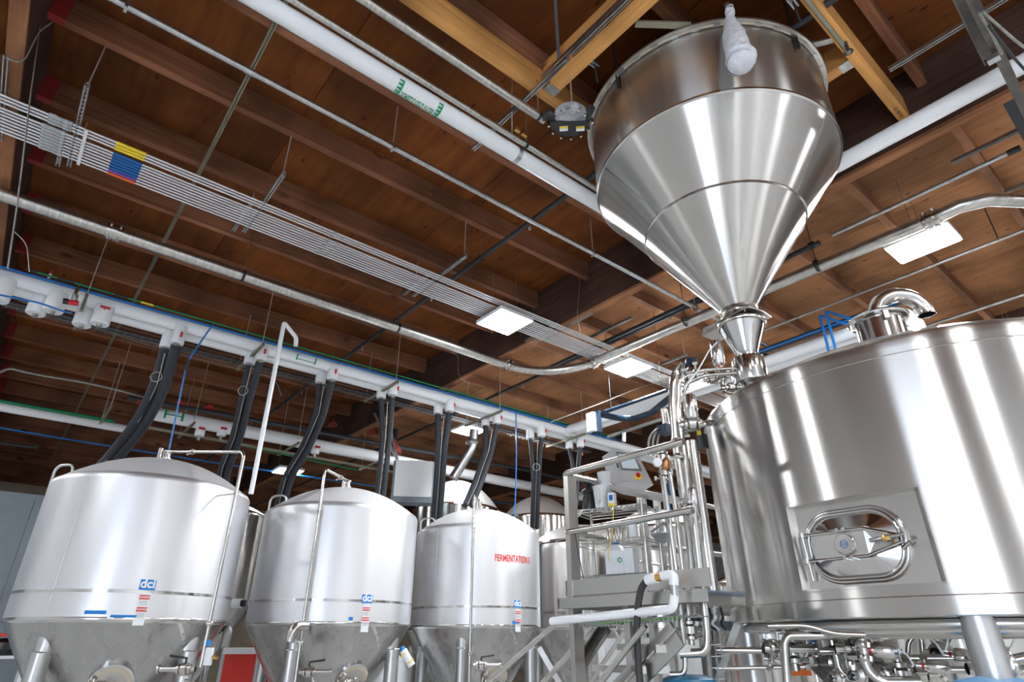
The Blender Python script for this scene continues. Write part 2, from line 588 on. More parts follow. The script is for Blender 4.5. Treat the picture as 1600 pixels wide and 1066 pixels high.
# ================================================================== LED PANELS
lamp_specs = [
    ((5.17, 6.45), 5.95, 'square LED panel under the conduit rack, left of the hopper cone'),
    ((8.08, 6.42), 5.98, 'square LED panel right of the curved grain pipe, over the platform'),
    ((8.06, 1.50), 6.02, 'long LED panel below the curved pipe, above the mash tun'),
    ((8.05, 11.4), 6.02, 'square LED panel behind the white glycol mains, over the far polished tank'),
    ((5.3, 15.6), 5.4, 'small distant LED panel glowing just above the middle fermenter'),
]
hidden = [(-3.6, 6.4), (-3.6, -3.4), (0.4, -3.4), (4.4, -3.4), (8.2, -3.4), (11.9, 1.5), (11.9, 6.4), (15.2, 6.4),
          (15.2, 1.5), (-3.6, 11.4), (-3.6, 16.4), (1.5,-7.0)]  # unseen panels added to light the tanks and steel from outside the view


def led(x, y, z, label, sx=.29, sy=.29):
    r = thing('led_panel', label, 'ceiling light', (x, y, z))
    MB().box((x - sx - .03, y - sy - .03, z + .012), (x + sx + .03, y + sy + .03, z + .07)).build('housing', 'whitem', r)
    MB().box((x - sx, y - sy, z - .004), (x + sx, y + sy, z + .012)).build('diffuser', 'led', r)
    MB().box((x - .08, y - .08, z + .07), (x + .08, y + .08, z + .14)).build('driver_box', 'galvd', r)
    wr = MB()
    for s in (-1, 1):
        wr.cyl((x + s * (sx - .04), y, z + .07), (x + s * (sx - .04) * .9, y, JT - .02), .003, 6)
    wr.build('hanger_wire', 'galvd', r)
    return r


for (p, z, lb) in lamp_specs:
    if 'long' in lb: led(p[0], p[1], z, lb, .25, .33)
    else: led(p[0], p[1], z, lb)
for i, (x, y) in enumerate(hidden):
    r = led(x, y, 6.0, 'square LED panel behind the photographer, one of the lamps outside the view', .3, .3)
    r['group'] = 'LED panels outside the view'

# ================================================================== GRIST HOPPER
HX, HY = 4.493, 2.289
hop = thing('grist_hopper', 'large conical stainless grain hopper hanging from the roof beams above the mash tun', 'hopper', (HX, HY, 4.09))
hc = (HX, HY, 0)
MB().lathe([(1.150, 5.592), (1.153, 5.60), (1.152, 6.375), (1.16, 6.38)], hc, 96).build('upper_shell', 'tun', hop)
MB().lathe([(1.142, 5.555), (1.158, 5.565), (1.160, 5.58), (1.152, 5.596)], hc, 96).build('shoulder_seam', 'band', hop)
MB().lathe([(.729, 4.972), (1.142, 5.558)], hc, 96).build('upper_cone', 'tun', hop)
MB().lathe([(.722, 4.952), (.737, 4.958), (.737, 4.966), (.729, 4.974)], hc, 96).build('cone_seam', 'band', hop)
# lower cone rolled in flats: facets as in the real sheet
mb = MB()
N = 34
vs = []
for k in range(N):
    a = 2 * PI * k / N
    vs.append((HX + .725 * math.cos(a), HY + .725 * math.sin(a), 4.956))
    vs.append((HX + .135 * math.cos(a), HY + .135 * math.sin(a), 4.10))
mb.add(vs, [(2 * k, 2 * k + 1, 2 * ((k + 1) % N) + 1, 2 * ((k + 1) % N)) for k in range(N)])
mb.build('lower_cone', 'tun', hop, sharp=40)
MB().lathe([(1.155, 6.372), (1.205, 6.378), (1.210, 6.392), (1.205, 6.404), (1.18, 6.408), (1.0, 6.47), (.4, 6.58), (0.0, 6.6)], hc, 96).build('lid', 'frame', hop)
MB().lathe([(1.168, 6.352), (1.176, 6.352), (1.176, 6.374), (1.168, 6.374), (1.168, 6.352)], hc, 96).build('rim_gasket', 'gasket', hop)
for k in range(40):
    a = 2 * PI * (k + .5) / 40
    c = Vector((HX + 1.172 * math.cos(a), HY + 1.172 * math.sin(a), 6.36))
    o = MB().obox(c, (-.032 * math.sin(a), .032 * math.cos(a), 0), (.012 * math.cos(a), .012 * math.sin(a), 0), (0, 0, .009)).build('rim_clip', 'frame', hop)
for a in (172, 60, 258, 345):
    a = math.radians(a)
    p = Vector((HX + 1.17 * math.cos(a), HY + 1.17 * math.sin(a), 6.3))
    h = MB().bar(p + Vector((0, 0, -.09)), p + Vector((0, 0, .12)), .03, .02).build('hanging_lug', 'black', hop)
    MB().cyl(p + Vector((0, 0, .1)), (p.x, p.y, 6.99), .012, 8).build('hanger_rod', 'blacki', h)
# long weld seams down the cone
for (q1, q2) in (((943, 262), (1030, 333)), ((1293, 178), (1244, 302))):
    a1 = math.atan2(*(U(*q1, z=5.56) - Vector(hc)).yx); a2 = math.atan2(*(U(*q2, z=4.97) - Vector(hc)).yx)
    a = a1
    MB().tube([(HX + 1.142 * math.cos(a), HY + 1.142 * math.sin(a), 5.558), (HX + .731 * math.cos(a2), HY + .731 * math.sin(a2), 4.973)], .006, 6).build('weld_seam', 'band', hop)

# slide gate + hydrator under the hopper
gate = thing('slide_gate', 'stainless slide gate with a vertical air cylinder clamped under the grain hopper outlet', 'valve', (HX, HY, 4.0))
MB().lathe([(.13, 4.10), (.165, 4.105), (.165, 4.09), (.13, 4.085), (.13, 4.04), (.165, 4.035), (.165, 4.02), (.12, 4.02)], hc, 32).build('flange', 'pipe', gate)
gd = (U(1118, 522, z=4.0) - Vector((HX, HY, 4.0))).normalized(); gd.z = 0
gs = Vector((-gd.y, gd.x, 0))
g0 = Vector((HX, HY, 4.005))
mb = MB()
mb.prism([g0 - gd * .22 + gs * .03, g0 - gd * .20 + gs * .16, g0 + gd * .28 + gs * .16, g0 + gd * .36 + gs * .06, g0 + gd * .36 - gs * .06, g0 + gd * .28 - gs * .16,
          g0 - gd * .20 - gs * .16, g0 - gd * .22 - gs * .03], (0, 0, .012))
mb.prism([g0 + gd * .0 + gs * .11, g0 + gd * .34 + gs * .11, g0 + gd * .34 - gs * .11, g0 - gs * .11], (0, 0, -.03))
mb.build('blade_housing', 'frame', gate)
for s in (-1, 1):
    for t in (-.15, 0, .15, .26):
        MB().cyl(g0 + gs * .14 * s + gd * t + Vector((0, 0, -.015)), g0 + gs * .14 * s + gd * t + Vector((0, 0, .03)), .009, 8).build('bolt', 'pipe', gate)
hyd = thing('grist_hydrator', 'bell-shaped stainless grist hydrator between the hopper gate and the mash tun', 'vessel', (HX, HY, 3.4))
MB().lathe([(.12, 3.985), (.205, 3.98), (.21, 3.965), (.205, 3.95), (.19, 3.945)], hc, 48).build('top_flange', 'pipe', hyd)
MB().lathe([(.185, 3.945), (.17, 3.90), (.095, 3.70), (.092, 3.655), (.128, 3.64), (.132, 3.62), (.132, 3.44), (.124, 3.42), (.075, 3.38), (.07, 3.30)], hc, 48).build('bell', 'band', hyd)
ap = UD(1121, 552, 5.05)
act = thing('gate_actuator', 'upright stainless air cylinder beside the bell-shaped grist hydrator', 'valve actuator', (ap.x, ap.y, ap.z - .15))


def actuator(root, c, axis, R=.055, L=.24, mat_='polish'):
    A = Vector(axis).normalized(); c = Vector(c)
    MB().lathe([(0, -L / 2), (R * .8, -L / 2), (R, -L / 2 + .015), (R, L / 2 - .02), (R * .85, L / 2), (0, L / 2 + .004)], c, 28, axis=A).build('cylinder', mat_, root)
    MB().lathe([(R * .4, -L / 2 - .05), (R * .4, -L / 2)], c, 12, axis=A).build('neck', 'pipe', root)
    MB().cyl(c - A * (L / 2 + .022), c - A * (L / 2 + .008), R * .46, 12).build('indicator', 'red', root)


actuator(act, ap, (0, 0, 1), .052, .23)


def valve_cluster(root, c, s=1.0, seed=1, ax=(1, 0, 0)):
    """butterfly valve body: two ferrule clamps, disc body, bolts, lever"""
    rnd = random.Random(seed)
    c = Vector(c); A = Vector(ax).normalized()
    mb = MB()
    mb.lathe([(.018 * s, -.075 * s), (.018 * s, -.05 * s), (.034 * s, -.045 * s), (.034 * s, -.03 * s), (.022 * s, -.028 * s), (.040 * s, -.018 * s), (.040 * s, .018 * s),
              (.022 * s, .028 * s), (.034 * s, .03 * s), (.034 * s, .045 * s), (.018 * s, .05 * s), (.018 * s, .075 * s)], c, 18, axis=A)
    mb.build('valve_body', 'pipe', root)
    sd = A.orthogonal().normalized(); s2 = A.cross(sd)
    for i, t in enumerate((-.038, .038)):
        b = MB()
        d = (sd * math.cos(rnd.uniform(0, 6)) + s2 * math.sin(rnd.uniform(0, 6))).normalized()
        b.cyl(c + A * t * s + d * .034 * s, c + A * t * s + d * .07 * s, .006 * s, 8)
        b.obox(c + A * t * s + d * .07 * s, A * .014 * s, sd * .008 * s, s2 * .008 * s)
        b.build('wing_nut', 'pipe', root)
    for k in range(4):
        d = sd * math.cos(k * PI / 2 + .7) + s2 * math.sin(k * PI / 2 + .7)
        MB().cyl(c + d * .036 * s - A * .026 * s, c + d * .036 * s + A * .026 * s, .005 * s, 6).build('bolt', 'pipe', root)


valve_cluster(act, ap - Vector((0, 0, .21)), 1.3, 5, (0, 0, 1))
valve_cluster(act, ap - Vector((.02, -.08, .23)), 1.0, 6, (.6, -.8, 0))
MB().tube(bend([ap - Vector((0, 0, .23)), ap + Vector((.05, -.09, -.23)), (HX, HY, ap.z - .22)], .02), .02, 10).build('side_inlet', 'pipe', act)
air = [UD(1120, 535, 5.0), UD(1108, 548, 4.9), UD(1090, 580, 4.7), UD(1064, 612, 4.5)]
tag(MB().tube(air, .006, 6).build('air_line', 'jug'), 'thin white air line slanting from the hopper gate to the valve bank', 'hose')
# broken-edged clamps under the hydrator
cl = thing('outlet_clamp', 'heavy stainless clamp with wing nuts where the hydrator meets the mash tun lid', 'clamp', (HX, HY, 3.3))
for dz in (3.36, 3.31):
    clamp(cl, (HX, HY, dz), (0, 0, 1), .10, w=.02)
valve_cluster(cl, UD(1143, 606, 4.95), 1.1, 9, (.7, -.7, 0))

# filter sock
sp = [UD(1140, 14, 3.80), UD(1141, 30, 3.78), UD(1146, 55, 3.72), UD(1152, 75, 3.66), UD(1156, 88, 3.62), UD(1158, 98, 3.60)]
sk = thing('filter_sock', 'crumpled white cloth filter sock hanging over the rim of the hopper', 'filter bag', tuple(sp[-1]))
pts = []
rr = []
tot = len(sp) - 1
base_r = [.026, .038, .078, .092, .105, .104]
for i in range(tot):
    for k in range(6):
        t = k / 6
        pts.append(sp[i] * (1 - t) + sp[i + 1] * t)
        rr.append(base_r[i] * (1 - t) + base_r[i + 1] * t + random.uniform(-.010, .008))
pts.append(sp[-1]); rr.append(base_r[-1])
m_ = MB().tube(pts, rr, 28, False)
m_.v = [(x + .008 * math.sin(z * 70 + x * 40) + random.uniform(-.004, .004), y + .008 * math.sin(z * 55 + y * 60) + random.uniform(-.004, .004), z + random.uniform(-.005, .005)) for (x, y, z) in m_.v]
m_.build('bag', 'cloth', sk, sharp=60)
d = (sp[-1] - sp[-2]).normalized()
MB().lathe([(0, .035), (.06, .03), (.095, .012), (.103, -.012)], sp[-1], 28, axis=d).build('bag_end', 'cloth', sk, sharp=80)
MB().torus(sp[0] + Vector((0, 0, .01)), (0, .2, 1), .03, .008, 20, 8).build('band_clamp', 'galv', sk)
MB().cyl(sp[0] - Vector((0, 0, .02)), sp[0] + Vector((.02, 0.02, .10)), .024, 12).build('spigot', 'galvd', sk)

# ================================================================== MASH TUN
TX, TY, TR = 5.539, 1.533, 1.642
ZB, ZT = 1.61, 3.20
tc_ = (TX, TY, 0)
tun = thing('mash_tun', 'huge brushed steel mash tun on tube legs, with a rectangular manway', 'tank', (TX, TY, FLOOR))
A0, A1_ = math.radians(165.4), math.radians(193.2)
ZM0, ZM1 = 1.775, 2.275
angs = sorted(set([A0, A1_] + [2 * PI * k / 120 for k in range(120)]))
zs = [1.712, ZM0, ZM1, 3.12, 3.135]
rs_ = [TR, TR, TR, TR, TR]
mb = MB()
prof = [(TR, 1.712), (TR, ZM0), (TR, ZM1), (TR, 3.13), (TR - .001, 3.175), (TR - .010, 3.20), (TR - .035, 3.222)]
vs = []
n = len(angs)
for (r, z) in prof:
    for a in angs: vs.append((TX + r * math.cos(a), TY + r * math.sin(a), z))
fs = []
for i in range(len(prof) - 1):
    for k in range(n):
        k2 = (k + 1) % n
        if i == 1 and angs[k] >= A0 - 1e-6 and angs[k2] <= A1_ + 1e-6 and k2 != 0: continue
        fs.append((i * n + k, i * n + k2, (i + 1) * n + k2, (i + 1) * n + k))
mb.add(vs, fs)
mb.build('shell', 'tun', tun, sharp=30)
# skirt band
mb = MB()
mb.lathe([(TR - .05, ZB), (TR + .004, ZB), (TR + .008, ZB + .006), (TR + .008, 1.708), (TR + .002, 1.714), (TR - .01, 1.714)], tc_, 120)
mb.build('skirt', 'tun', tun, sharp=30)
MB().lathe([(TR - .05, 1.612), (TR * .6, 1.60), (0, 1.58)], tc_, 96).build('bottom', 'frame', tun)
MB().lathe([(TR - .035, 3.222), (TR * .8, 3.36), (TR * .5, 3.52), (TR * .25, 3.62), (0, 3.66)], tc_, 120).build('lid', 'tun', tun)
MB().lathe([(TR + .0015, 3.085), (TR + .003, 3.088), (TR + .0015, 3.091)], tc_, 120).build('weld_seam', 'band', tun)
# ring pipe under the skirt
MB().torus((TX, TY, 1.575), (0, 0, 1), TR - .10, .032, 120, 10).build('ring_header', 'pipe', tun)
# legs
for (px, py) in ((1168, 980), (1524, 992)):
    d = (U(px, py, z=1.56)); d2 = Vector((d.x - TX, d.y - TY, 0))
azs = [math.radians(124 + 72 * k) for k in range(5)]
for i, a in enumerate(azs):
    rl = TR - .10
    c = Vector((TX + rl * math.cos(a), TY + rl * math.sin(a), 0))
    lg = MB().lathe([(.082, FLOOR + .02), (.082, ZB)], c, 28).build('leg', 'leg', tun)
    MB().lathe([(0, FLOOR), (.11, FLOOR), (.11, FLOOR + .02), (.06, FLOOR + .02)], c, 20).build('foot', 'frame', lg)
# manway recess: flat panel, jambs, door
XP = 3.982
YC = TY + 0.02
y_a = TY + TR * math.sin(A0); y_b = TY + TR * math.sin(A1_)
x_a = TX + TR * math.cos(A0); x_b = TX + TR * math.cos(A1_)
mb = MB()
mb.box((XP, y_b, ZM0), (XP + .01, y_a, ZM1))
man = mb.build('manway_panel', 'panelst', tun)
fr = MB()
segs = 14
for zz, sgn in ((ZM0, 1), (ZM1, -1)):
    poly = []
    for k in range(segs + 1):
        a = A0 + (A1_ - A0) * k / segs
        poly.append((TX + (TR + .006) * math.cos(a), TY + (TR + .006) * math.sin(a), zz))
    poly += [(XP, y_b, zz), (XP, y_a, zz)]
    fr.prism(poly, (0, 0, .012 * -sgn))
for (yy, xx, s) in ((y_a, x_a, 1), (y_b, x_b, -1)):
    fr.prism([(xx - .006, yy, ZM0 - .01), (XP, yy - s * .035, ZM0 - .01), (XP + .012, yy - s * .035, ZM0 - .01), (xx + .01, yy + s * .006, ZM0 - .01)], (0, 0, ZM1 - ZM0 + .02))
fr.build('manway_frame', 'tun', tun)


def rrect(w_, h_, r, n=8, u0=0, v0=0):
    out = []
    for (cx, cy, a0) in ((w_ / 2 - r, h_ / 2 - r, 0), (-w_ / 2 + r, h_ / 2 - r, 90), (-w_ / 2 + r, -h_ / 2 + r, 180), (w_ / 2 - r, -h_ / 2 + r, 270)):
        for k in range(n + 1):
            a = math.radians(a0 + 90 * k / n)
            out.append((u0 + cx + r * math.cos(a), v0 + cy + r * math.sin(a)))
    return out


YM, ZM = 1.585, 2.010


def mp(u, v, w_): return Vector((XP - w_, YM - u, ZM + v))


door = MB()
for (ww, hh, rr_, w_, tr) in ((.56, .405, .17, .012, .014), (.525, .37, .155, .03, .010)):
    door.tube([mp(u, v, w_) for (u, v) in rrect(ww, hh, rr_)], tr, 10, False, closed=True)
dr = door.build('manway_ring', 'band', tun)
pan = MB()
o = [mp(u, v, .022) for (u, v) in rrect(.51, .355, .15, 6)]
inn = [mp(u * .50 + 0, v * .52, -.0 + .058) for (u, v) in rrect(.51, .355, .05, 6)]
nn = len(o)
pan.add(o + inn, [(i, (i + 1) % nn, nn + (i + 1) % nn, nn + i) for i in range(nn)] + [tuple(range(nn, 2 * nn))])
dp = pan.build('manway_door', 'band', tun, sharp=14)
# crossbar bracket: plate with a tapering nose
cb = MB()
cb.add([mp(-.235, .068, .052), mp(.09, .080, .075), mp(.09, -.072, .075), mp(-.235, -.075, .052), mp(.135, .0, .062), mp(.26, .02, .06), mp(.26, -.02, .06)],
       [(0, 3, 2, 1), (1, 2, 4), (1, 4, 5), (2, 6, 4), (4, 6, 5)])
cb.build('cross_plate', 'frame', tun, sharp=10)
for s in (.078, -.074):
    MB().tube([mp(-.295, s, .06), mp(-.23, s, .062), mp(.09, s, .085), mp(.28, s * .22, .07)], .009, 8).build('cross_bar', 'band', tun)
MB().cyl(mp(-.285, .095, .06), mp(-.285, -.185, .03), .010, 10).build('hinge_pin', 'pipe', tun)
for v in (.08, -.075):
    MB().lathe([(.02, -.014), (.02, .014)], mp(-.285, v, .06), 12, axis=(0, 0, 1)).build('hinge_knuckle', 'pipe', tun)
dk = MB().lathe([(0, .012), (.055, .010), (.06, 0.0), (.06, -.01)], mp(-.03, 0, .075), 36, axis=(-1, 0, 0)).build('boss', 'frame', tun)
MB().torus(mp(-.03, 0, .084), (1, 0, 0), .057, .003, 36, 6).build('boss_ring', 'band', dk)


def onboss(x, y): return mp(-.03 + x, y, .0885)


text_mesh('SSB', .028, onboss, dk, 'emblem_lettering', 'navyB')
MB().torus(mp(-.03, 0, .087), (1, 0, 0), .022, .0018, 28, 6).build('emblem_ring', 'navyB', dk)
for (u, v) in ((-.05, .083), (-.01, .083), (-.04, -.078), (.0, -.078)):
    MB().cyl(mp(u, v, .06), mp(u, v, .10), .011, 8).build('bolt', 'pipe', tun)
MB().tube([mp(.12, .005, .09), mp(.2, .008, .105), mp(.31, .02, .10)], .010, 10).build('handle', 'pipe', tun)
MB().lathe([(0, .014), (.018, .01), (.018, -.02)], mp(.215, .005, .115), 14, axis=(-1, 0, 0)).build('handle_nut', 'brass', tun)
MB().cyl(mp(.31, -.02, .05), mp(.26, -.05, .04), .012, 8).build('latch', 'pipe', tun)
# vent stack: collar and return bend
vc = U(1377, 518, z=3.47)
vent = thing('vent_stack', 'stainless gooseneck vent with a turned-down mouth on the mash tun lid', 'vent pipe', (vc.x, vc.y, 3.3))
MB().lathe([(.155, 3.28), (.155, 3.535), (.16, 3.54), (.195, 3.545), (.20, 3.555), (.195, 3.565), (.10, 3.57)], (vc.x, vc.y, 0), 48).build('collar', 'band', vent)
for k in range(4):
    a = math.radians(35 + 90 * k)
    q = Vector((vc.x + .175 * math.cos(a), vc.y + .175 * math.sin(a), 3.55))
    MB().bar(q + Vector((0, 0, -.06)), q + Vector((0, 0, .03)), .03, .02, (math.cos(a), math.sin(a), 0)).build('toggle_clamp', 'frame', vent)
tdir = (RIGHT + FH * -.12).normalized()
rb = .17
p0 = Vector((vc.x, vc.y, 3.585)) + tdir * .00
gp = [p0 + Vector((0, 0, -.05))]
for k in range(25):
    a = PI * k / 24
    gp.append(p0 + tdir * (rb - rb * math.cos(a)) + Vector((0, 0, rb * math.sin(a))))
ve = MB().tube(gp, .056, 28, False).build('return_bend', 'pipe', vent, sharp=60)
gi = [gp[-1] + Vector((0, 0, .0)), gp[-2], gp[-4]]
MB().tube(gi, .050, 24, False).build('bore', 'black', vent)
MB().torus(gp[-1], (0, 0, 1), .055, .004, 28, 6).build('lip', 'band', vent)

# ================================================================== FERMENTERS
def cyl_wrap(cx, cy, R, a_c, z_c, tilt=0.0):
    """maps flat lettering coordinates onto a standing cylinder"""
    ct, st = math.cos(tilt), math.sin(tilt)

    def f(x, y):
        x2 = x * ct - y * st; y2 = x * st + y * ct
        a = a_c + x2 / R
        return (cx + R * math.cos(a), cy + R * math.sin(a), z_c + y2)
    return f


def patch(f, w_, h_, nx=6):
    """thin curved label plate through mapping f"""
    mb = MB(); vs = []
    for i in range(nx + 1):
        x = -w_ / 2 + w_ * i / nx
        vs.append(f(x, -h_ / 2)); vs.append(f(x, h_ / 2))
    return mb.add(vs, [(2 * i, 2 * i + 2, 2 * i + 3, 2 * i + 1) for i in range(nx)])


def front_angle(px, py, cx, cy, R):
    d = FWD * FPX + RIGHT * (px - CX) - UPC * (py - CY)
    h = Vector((d.x, d.y)).normalized(); c = Vector((cx, cy))
    b_ = h.dot(c); disc = b_ * b_ - c.dot(c) + R * R
    t = b_ - math.sqrt(max(disc, 0))
    P = h * t
    dz = d.z / math.hypot(d.x, d.y) * t
    return math.atan2(P.y - cy, P.x - cx), EYE.z + dz


def fermenter(cx, cy, R, label, legs=(40, 130, 220, 310), zj=1.68, zr=3.20, za=3.64, body='ferm', cone='cone', name='fermenter', zband=1.965,
              bands=True, lug=None, legr=.095):
    t = thing(name, label, 'tank', (cx, cy, FLOOR))
    c = (cx, cy, 0)
    sh = MB().lathe([(R, zj + .03), (R, zr - .03)], c, 96).build('shell', body, t)
    if bands:
        MB().lathe([(R, zband - .017), (R + .003, zband - .015), (R + .003, zband + .015), (R, zband + .017)], c, 96).build('polished_band', 'band', t)
    MB().lathe([(R - .02, zj - .02), (R + .002, zj), (R + .006, zj + .01), (R, zj + .032)], c, 96).build('lower_knuckle', 'band', t)
    MB().lathe([(R, zr - .035), (R - .002, zr - .01), (R - .02, zr + .02), (R - .06, zr + .045)], c, 96).build('upper_knuckle', body, t)
    H = za - (zr + .045)
    pr = []
    for k in range(13):
        s = k / 12
        pr.append(((R - .06) * math.cos(s * PI / 2) ** 1.0 if k < 12 else 0.0, zr + .045 + H * math.sin(s * PI / 2) ** 1.25))
    pr = [((R - .06) * (1 - k / 14), zr + .045 + H * (1 - (1 - k / 14) ** 2.1)) for k in range(15)]
    MB().lathe(pr, c, 96).build('dome', 'dome' if body == 'ferm' else 'domep', t)
    zc = zj - (R - .10) / .60
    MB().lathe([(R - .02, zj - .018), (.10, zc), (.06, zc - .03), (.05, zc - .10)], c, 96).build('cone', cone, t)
    # diagonal weld strip on the cone
    ws = MB()
    pts_ = []
    a_w = math.atan2(-cy, -cx) + math.radians(28)
    for k in range(15):
        s = k / 14
        rr_ = (R - .02) * (1 - s) + .45 * s
        zz = zj - .018 - ((R - .02) - rr_) / .60
        a = a_w + math.radians(-62) * s * -1
        pts_.append((cx + (rr_ + .002) * math.cos(a), cy + (rr_ + .002) * math.sin(a), zz, a))
    vs = []
    for (x, y, z, a) in pts_:
        vs.append((x, y, z)); vs.append((x - math.sin(a) * .03 + math.cos(a) * .012, y + math.cos(a) * .03 + math.sin(a) * .012, z + .022))
    ws.add(vs, [(2 * i, 2 * i + 2, 2 * i + 3, 2 * i + 1) for i in range(14)])
    ws.build('cone_weld', 'band', t)
    for la in legs:
        a = math.radians(la)
        lx, ly = cx + (R - .17) * math.cos(a), cy + (R - .17) * math.sin(a)
        l = MB().lathe([(legr, FLOOR + .02), (legr, 1.39)], (lx, ly, 0), 28)
        # upper sleeve ends in a mitred dome welded to the cone
        l.lathe([(legr + .006, 1.38), (legr + .006, 1.60), (legr * .86, 1.66), (legr * .45, 1.70), (0, 1.71)], (lx - .03 * math.cos(a), ly - .03 * math.sin(a), 0), 28)
        lo = l.build('leg', 'leg', t)
        MB().torus((lx, ly, 1.385), (0, 0, 1), legr + .004, .007, 28, 6).build('leg_weld', 'band', lo)
        MB().lathe([(0, FLOOR), (legr + .05, FLOOR), (legr + .05, FLOOR + .02), (legr, FLOOR + .03)], (lx, ly, 0), 20).build('foot', 'frame', lo)
    if lug:
        a, zz = front_angle(*lug, cx, cy, R - .05)
        a = math.radians(lug_a[lug])
        p = Vector((cx + (R - .09) * math.cos(a), cy + (R - .09) * math.sin(a), zr + .03))
        tn = (RIGHT * .8 + Vector((-math.sin(a), math.cos(a), 0)) * .3).normalized() * .13
        MB().tube(bend([p - tn - Vector((0, 0, .05)), p - tn + Vector((0, 0, .17)), p + tn + Vector((0, 0, .17)), p + tn - Vector((0, 0, .02))], .12), .016, 10).build('lifting_lug', 'leg', t)
    return t


lug_a = {}
F1 = (1.426, 9.07, 1.15); F2 = (4.062, 9.07, 1.15); F3 = (6.688, 9.07, 1.098); F4 = (9.31, 9.07, 1.10)
lug_a = {(92, 728): 185, (412, 778): 182, (405 + 250, 815): 172}
f1 = fermenter(*F1, 'first silver fermenter from the left, largest in view, nearest the grey cold room', lug=(92, 728))
f2 = fermenter(*F2, 'second silver fermenter from the left, between the largest one and the red-lettered one', lug=(412, 778))
f3 = fermenter(*F3, 'third silver fermenter from the left, with red stencilled lettering on its shell', lug=(655, 815))
f4 = fermenter(*F4, 'shiny tank right of the red-lettered fermenter, half hidden by the work platform', body='polish', bands=False)


def sticker(tank, F, px, py, w_=.155, tall=.34):
    cx, cy, R = F
    a, z = front_angle(px, py, cx, cy, R)
    f = lambda dz, e=.005: cyl_wrap(cx, cy, R + e, a, z + dz)
    s = patch(f(0), w_, .105).build('maker_sticker', 'bluetape', tank)
    text_mesh('dci', .125, cyl_wrap(cx, cy, R + .007, a, z + .008), s, 'maker_lettering', 'jug', bold=.004)
    d_ = patch(f(-.24), w_ * .68, .32).build('warning_sticker', 'jug', tank)
    for zz in (-.125, -.245):
        e = patch(cyl_wrap(cx, cy, R + .007, a, z + zz), w_ * .66, .045).build('warning_header', 'redp', d_)
        text_mesh('DANGER', .030, cyl_wrap(cx, cy, R + .009, a, z + zz), e, 'warning_lettering', 'jug', bold=.0006)
        for i in range(3):
            patch(cyl_wrap(cx, cy, R + .007, a, z + zz - .042 - i * .016), w_ * .5, .005).build('print_line', 'galvd', d_)


sticker(f1, F1, 231, 914)
sticker(f2, F2, 574, 936)
sticker(f3, F3, 809, 944)
for (t, F, px, py, w_, h_) in ((f1, F1, 149, 957, .20, .035), (f1, F1, 193, 963, .24, .022), (f2, F2, 548, 967, .055, .04), (f3, F3, 806, 973, .14, .045)):
    a, z = front_angle(px, py, *F)
    patch(cyl_wrap(F[0], F[1], F[2] + .006, a, z), w_, h_).build('blue_tape', 'bluetape', t)
a, z = front_angle(804, 874, *F3)
_g = cyl_wrap(F3[0], F3[1], F3[2] + .004, a, z, 0.0)
text_mesh('FERMENTATION 3', .15, lambda x, y: _g(x * .60, y), f3, 'stencilled_name', 'redp', bold=.0025)
# faint panel weld down each shell
for (t, F, px) in ((f1, F1, 100), (f3, F3, 682)):
    a, z = front_angle(px, 870, *F)
    MB().tube([(F[0] + F[2] * math.cos(a), F[1] + F[2] * math.sin(a), 1.75), (F[0] + F[2] * math.cos(a), F[1] + F[2] * math.sin(a), 3.16)], .004, 6).build('panel_weld', 'leg', t)

# cleaning pipes that arch over each dome and drop down the front
def cip(F, tip, tops, foot, D, label, extra=None):
    """tip: pixel of dome fitting; tops: pixels along the arch; foot: pixel of the lower end"""
    cx, cy, R = F
    P = [Vector((cx, cy, 3.78))]
    for q, dd in tops: P.append(UD(q[0], q[1], dd))
    x, y = P[-1].x, P[-1].y
    best = None
    zf = UD(foot[0], foot[1], D).z
    P.append(Vector((x, y, zf)))
    root = thing('cleaning_pipe', label, 'pipe', tuple(P[-1]))
    MB().tube(bend(P, .09), .021, 12).build('tube', 'pipe', root)
    clamp(root, P[0].lerp(P[1], .35), P[1] - P[0], .04)
    top = P[-2]
    clamp(root, (x, y, zf + .42), (0, 0, 1), .042)
    # standoffs to the shell
    out = Vector((x - cx, y - cy, 0)).normalized()
    for zz in (3.08,):
        s_ = MB().bar(Vector((cx, cy, zz)) + out * (R - .01), Vector((x, y, zz)), .03, .012)
        s_.lathe([(.03, -.012), (.03, .012)], (x, y, zz), 14)
        s_.build('standoff', 'pipe', root)
    tb = MB()
    tb.lathe([(.05, 3.60), (.05, 3.66), (.07, 3.665), (.07, 3.69), (.045, 3.70), (.045, 3.76), (.06, 3.765), (.06, 3.785), (0, 3.80)], (cx, cy, 0), 20)
    tb.build('dome_fitting', 'pipe', root)
    MB().cyl((cx - .09, cy - .05, 3.62), (cx - .09, cy - .05, 3.80), .028, 12).build('relief_valve', 'pipe', root)
    return root, x, y, zf


c1 = cip(F1, (255, 715), [((378, 706), 8.05), ((381, 712), 8.0)], (309, 1043), 8.0, 'thin steel pipe arching over the largest fermenter and running down its right front')
c2 = cip(F2, (530, 765), [((508, 733), 8.75)], (452, 1066), 8.75, 'thin steel pipe bent over the dome of the second fermenter and down its front')
c3 = cip(F3, (745, 795), [((741, 775), 9.75)], (733, 1075), 9.75, 'thin steel pipe straight down the middle of the red-lettered fermenter')


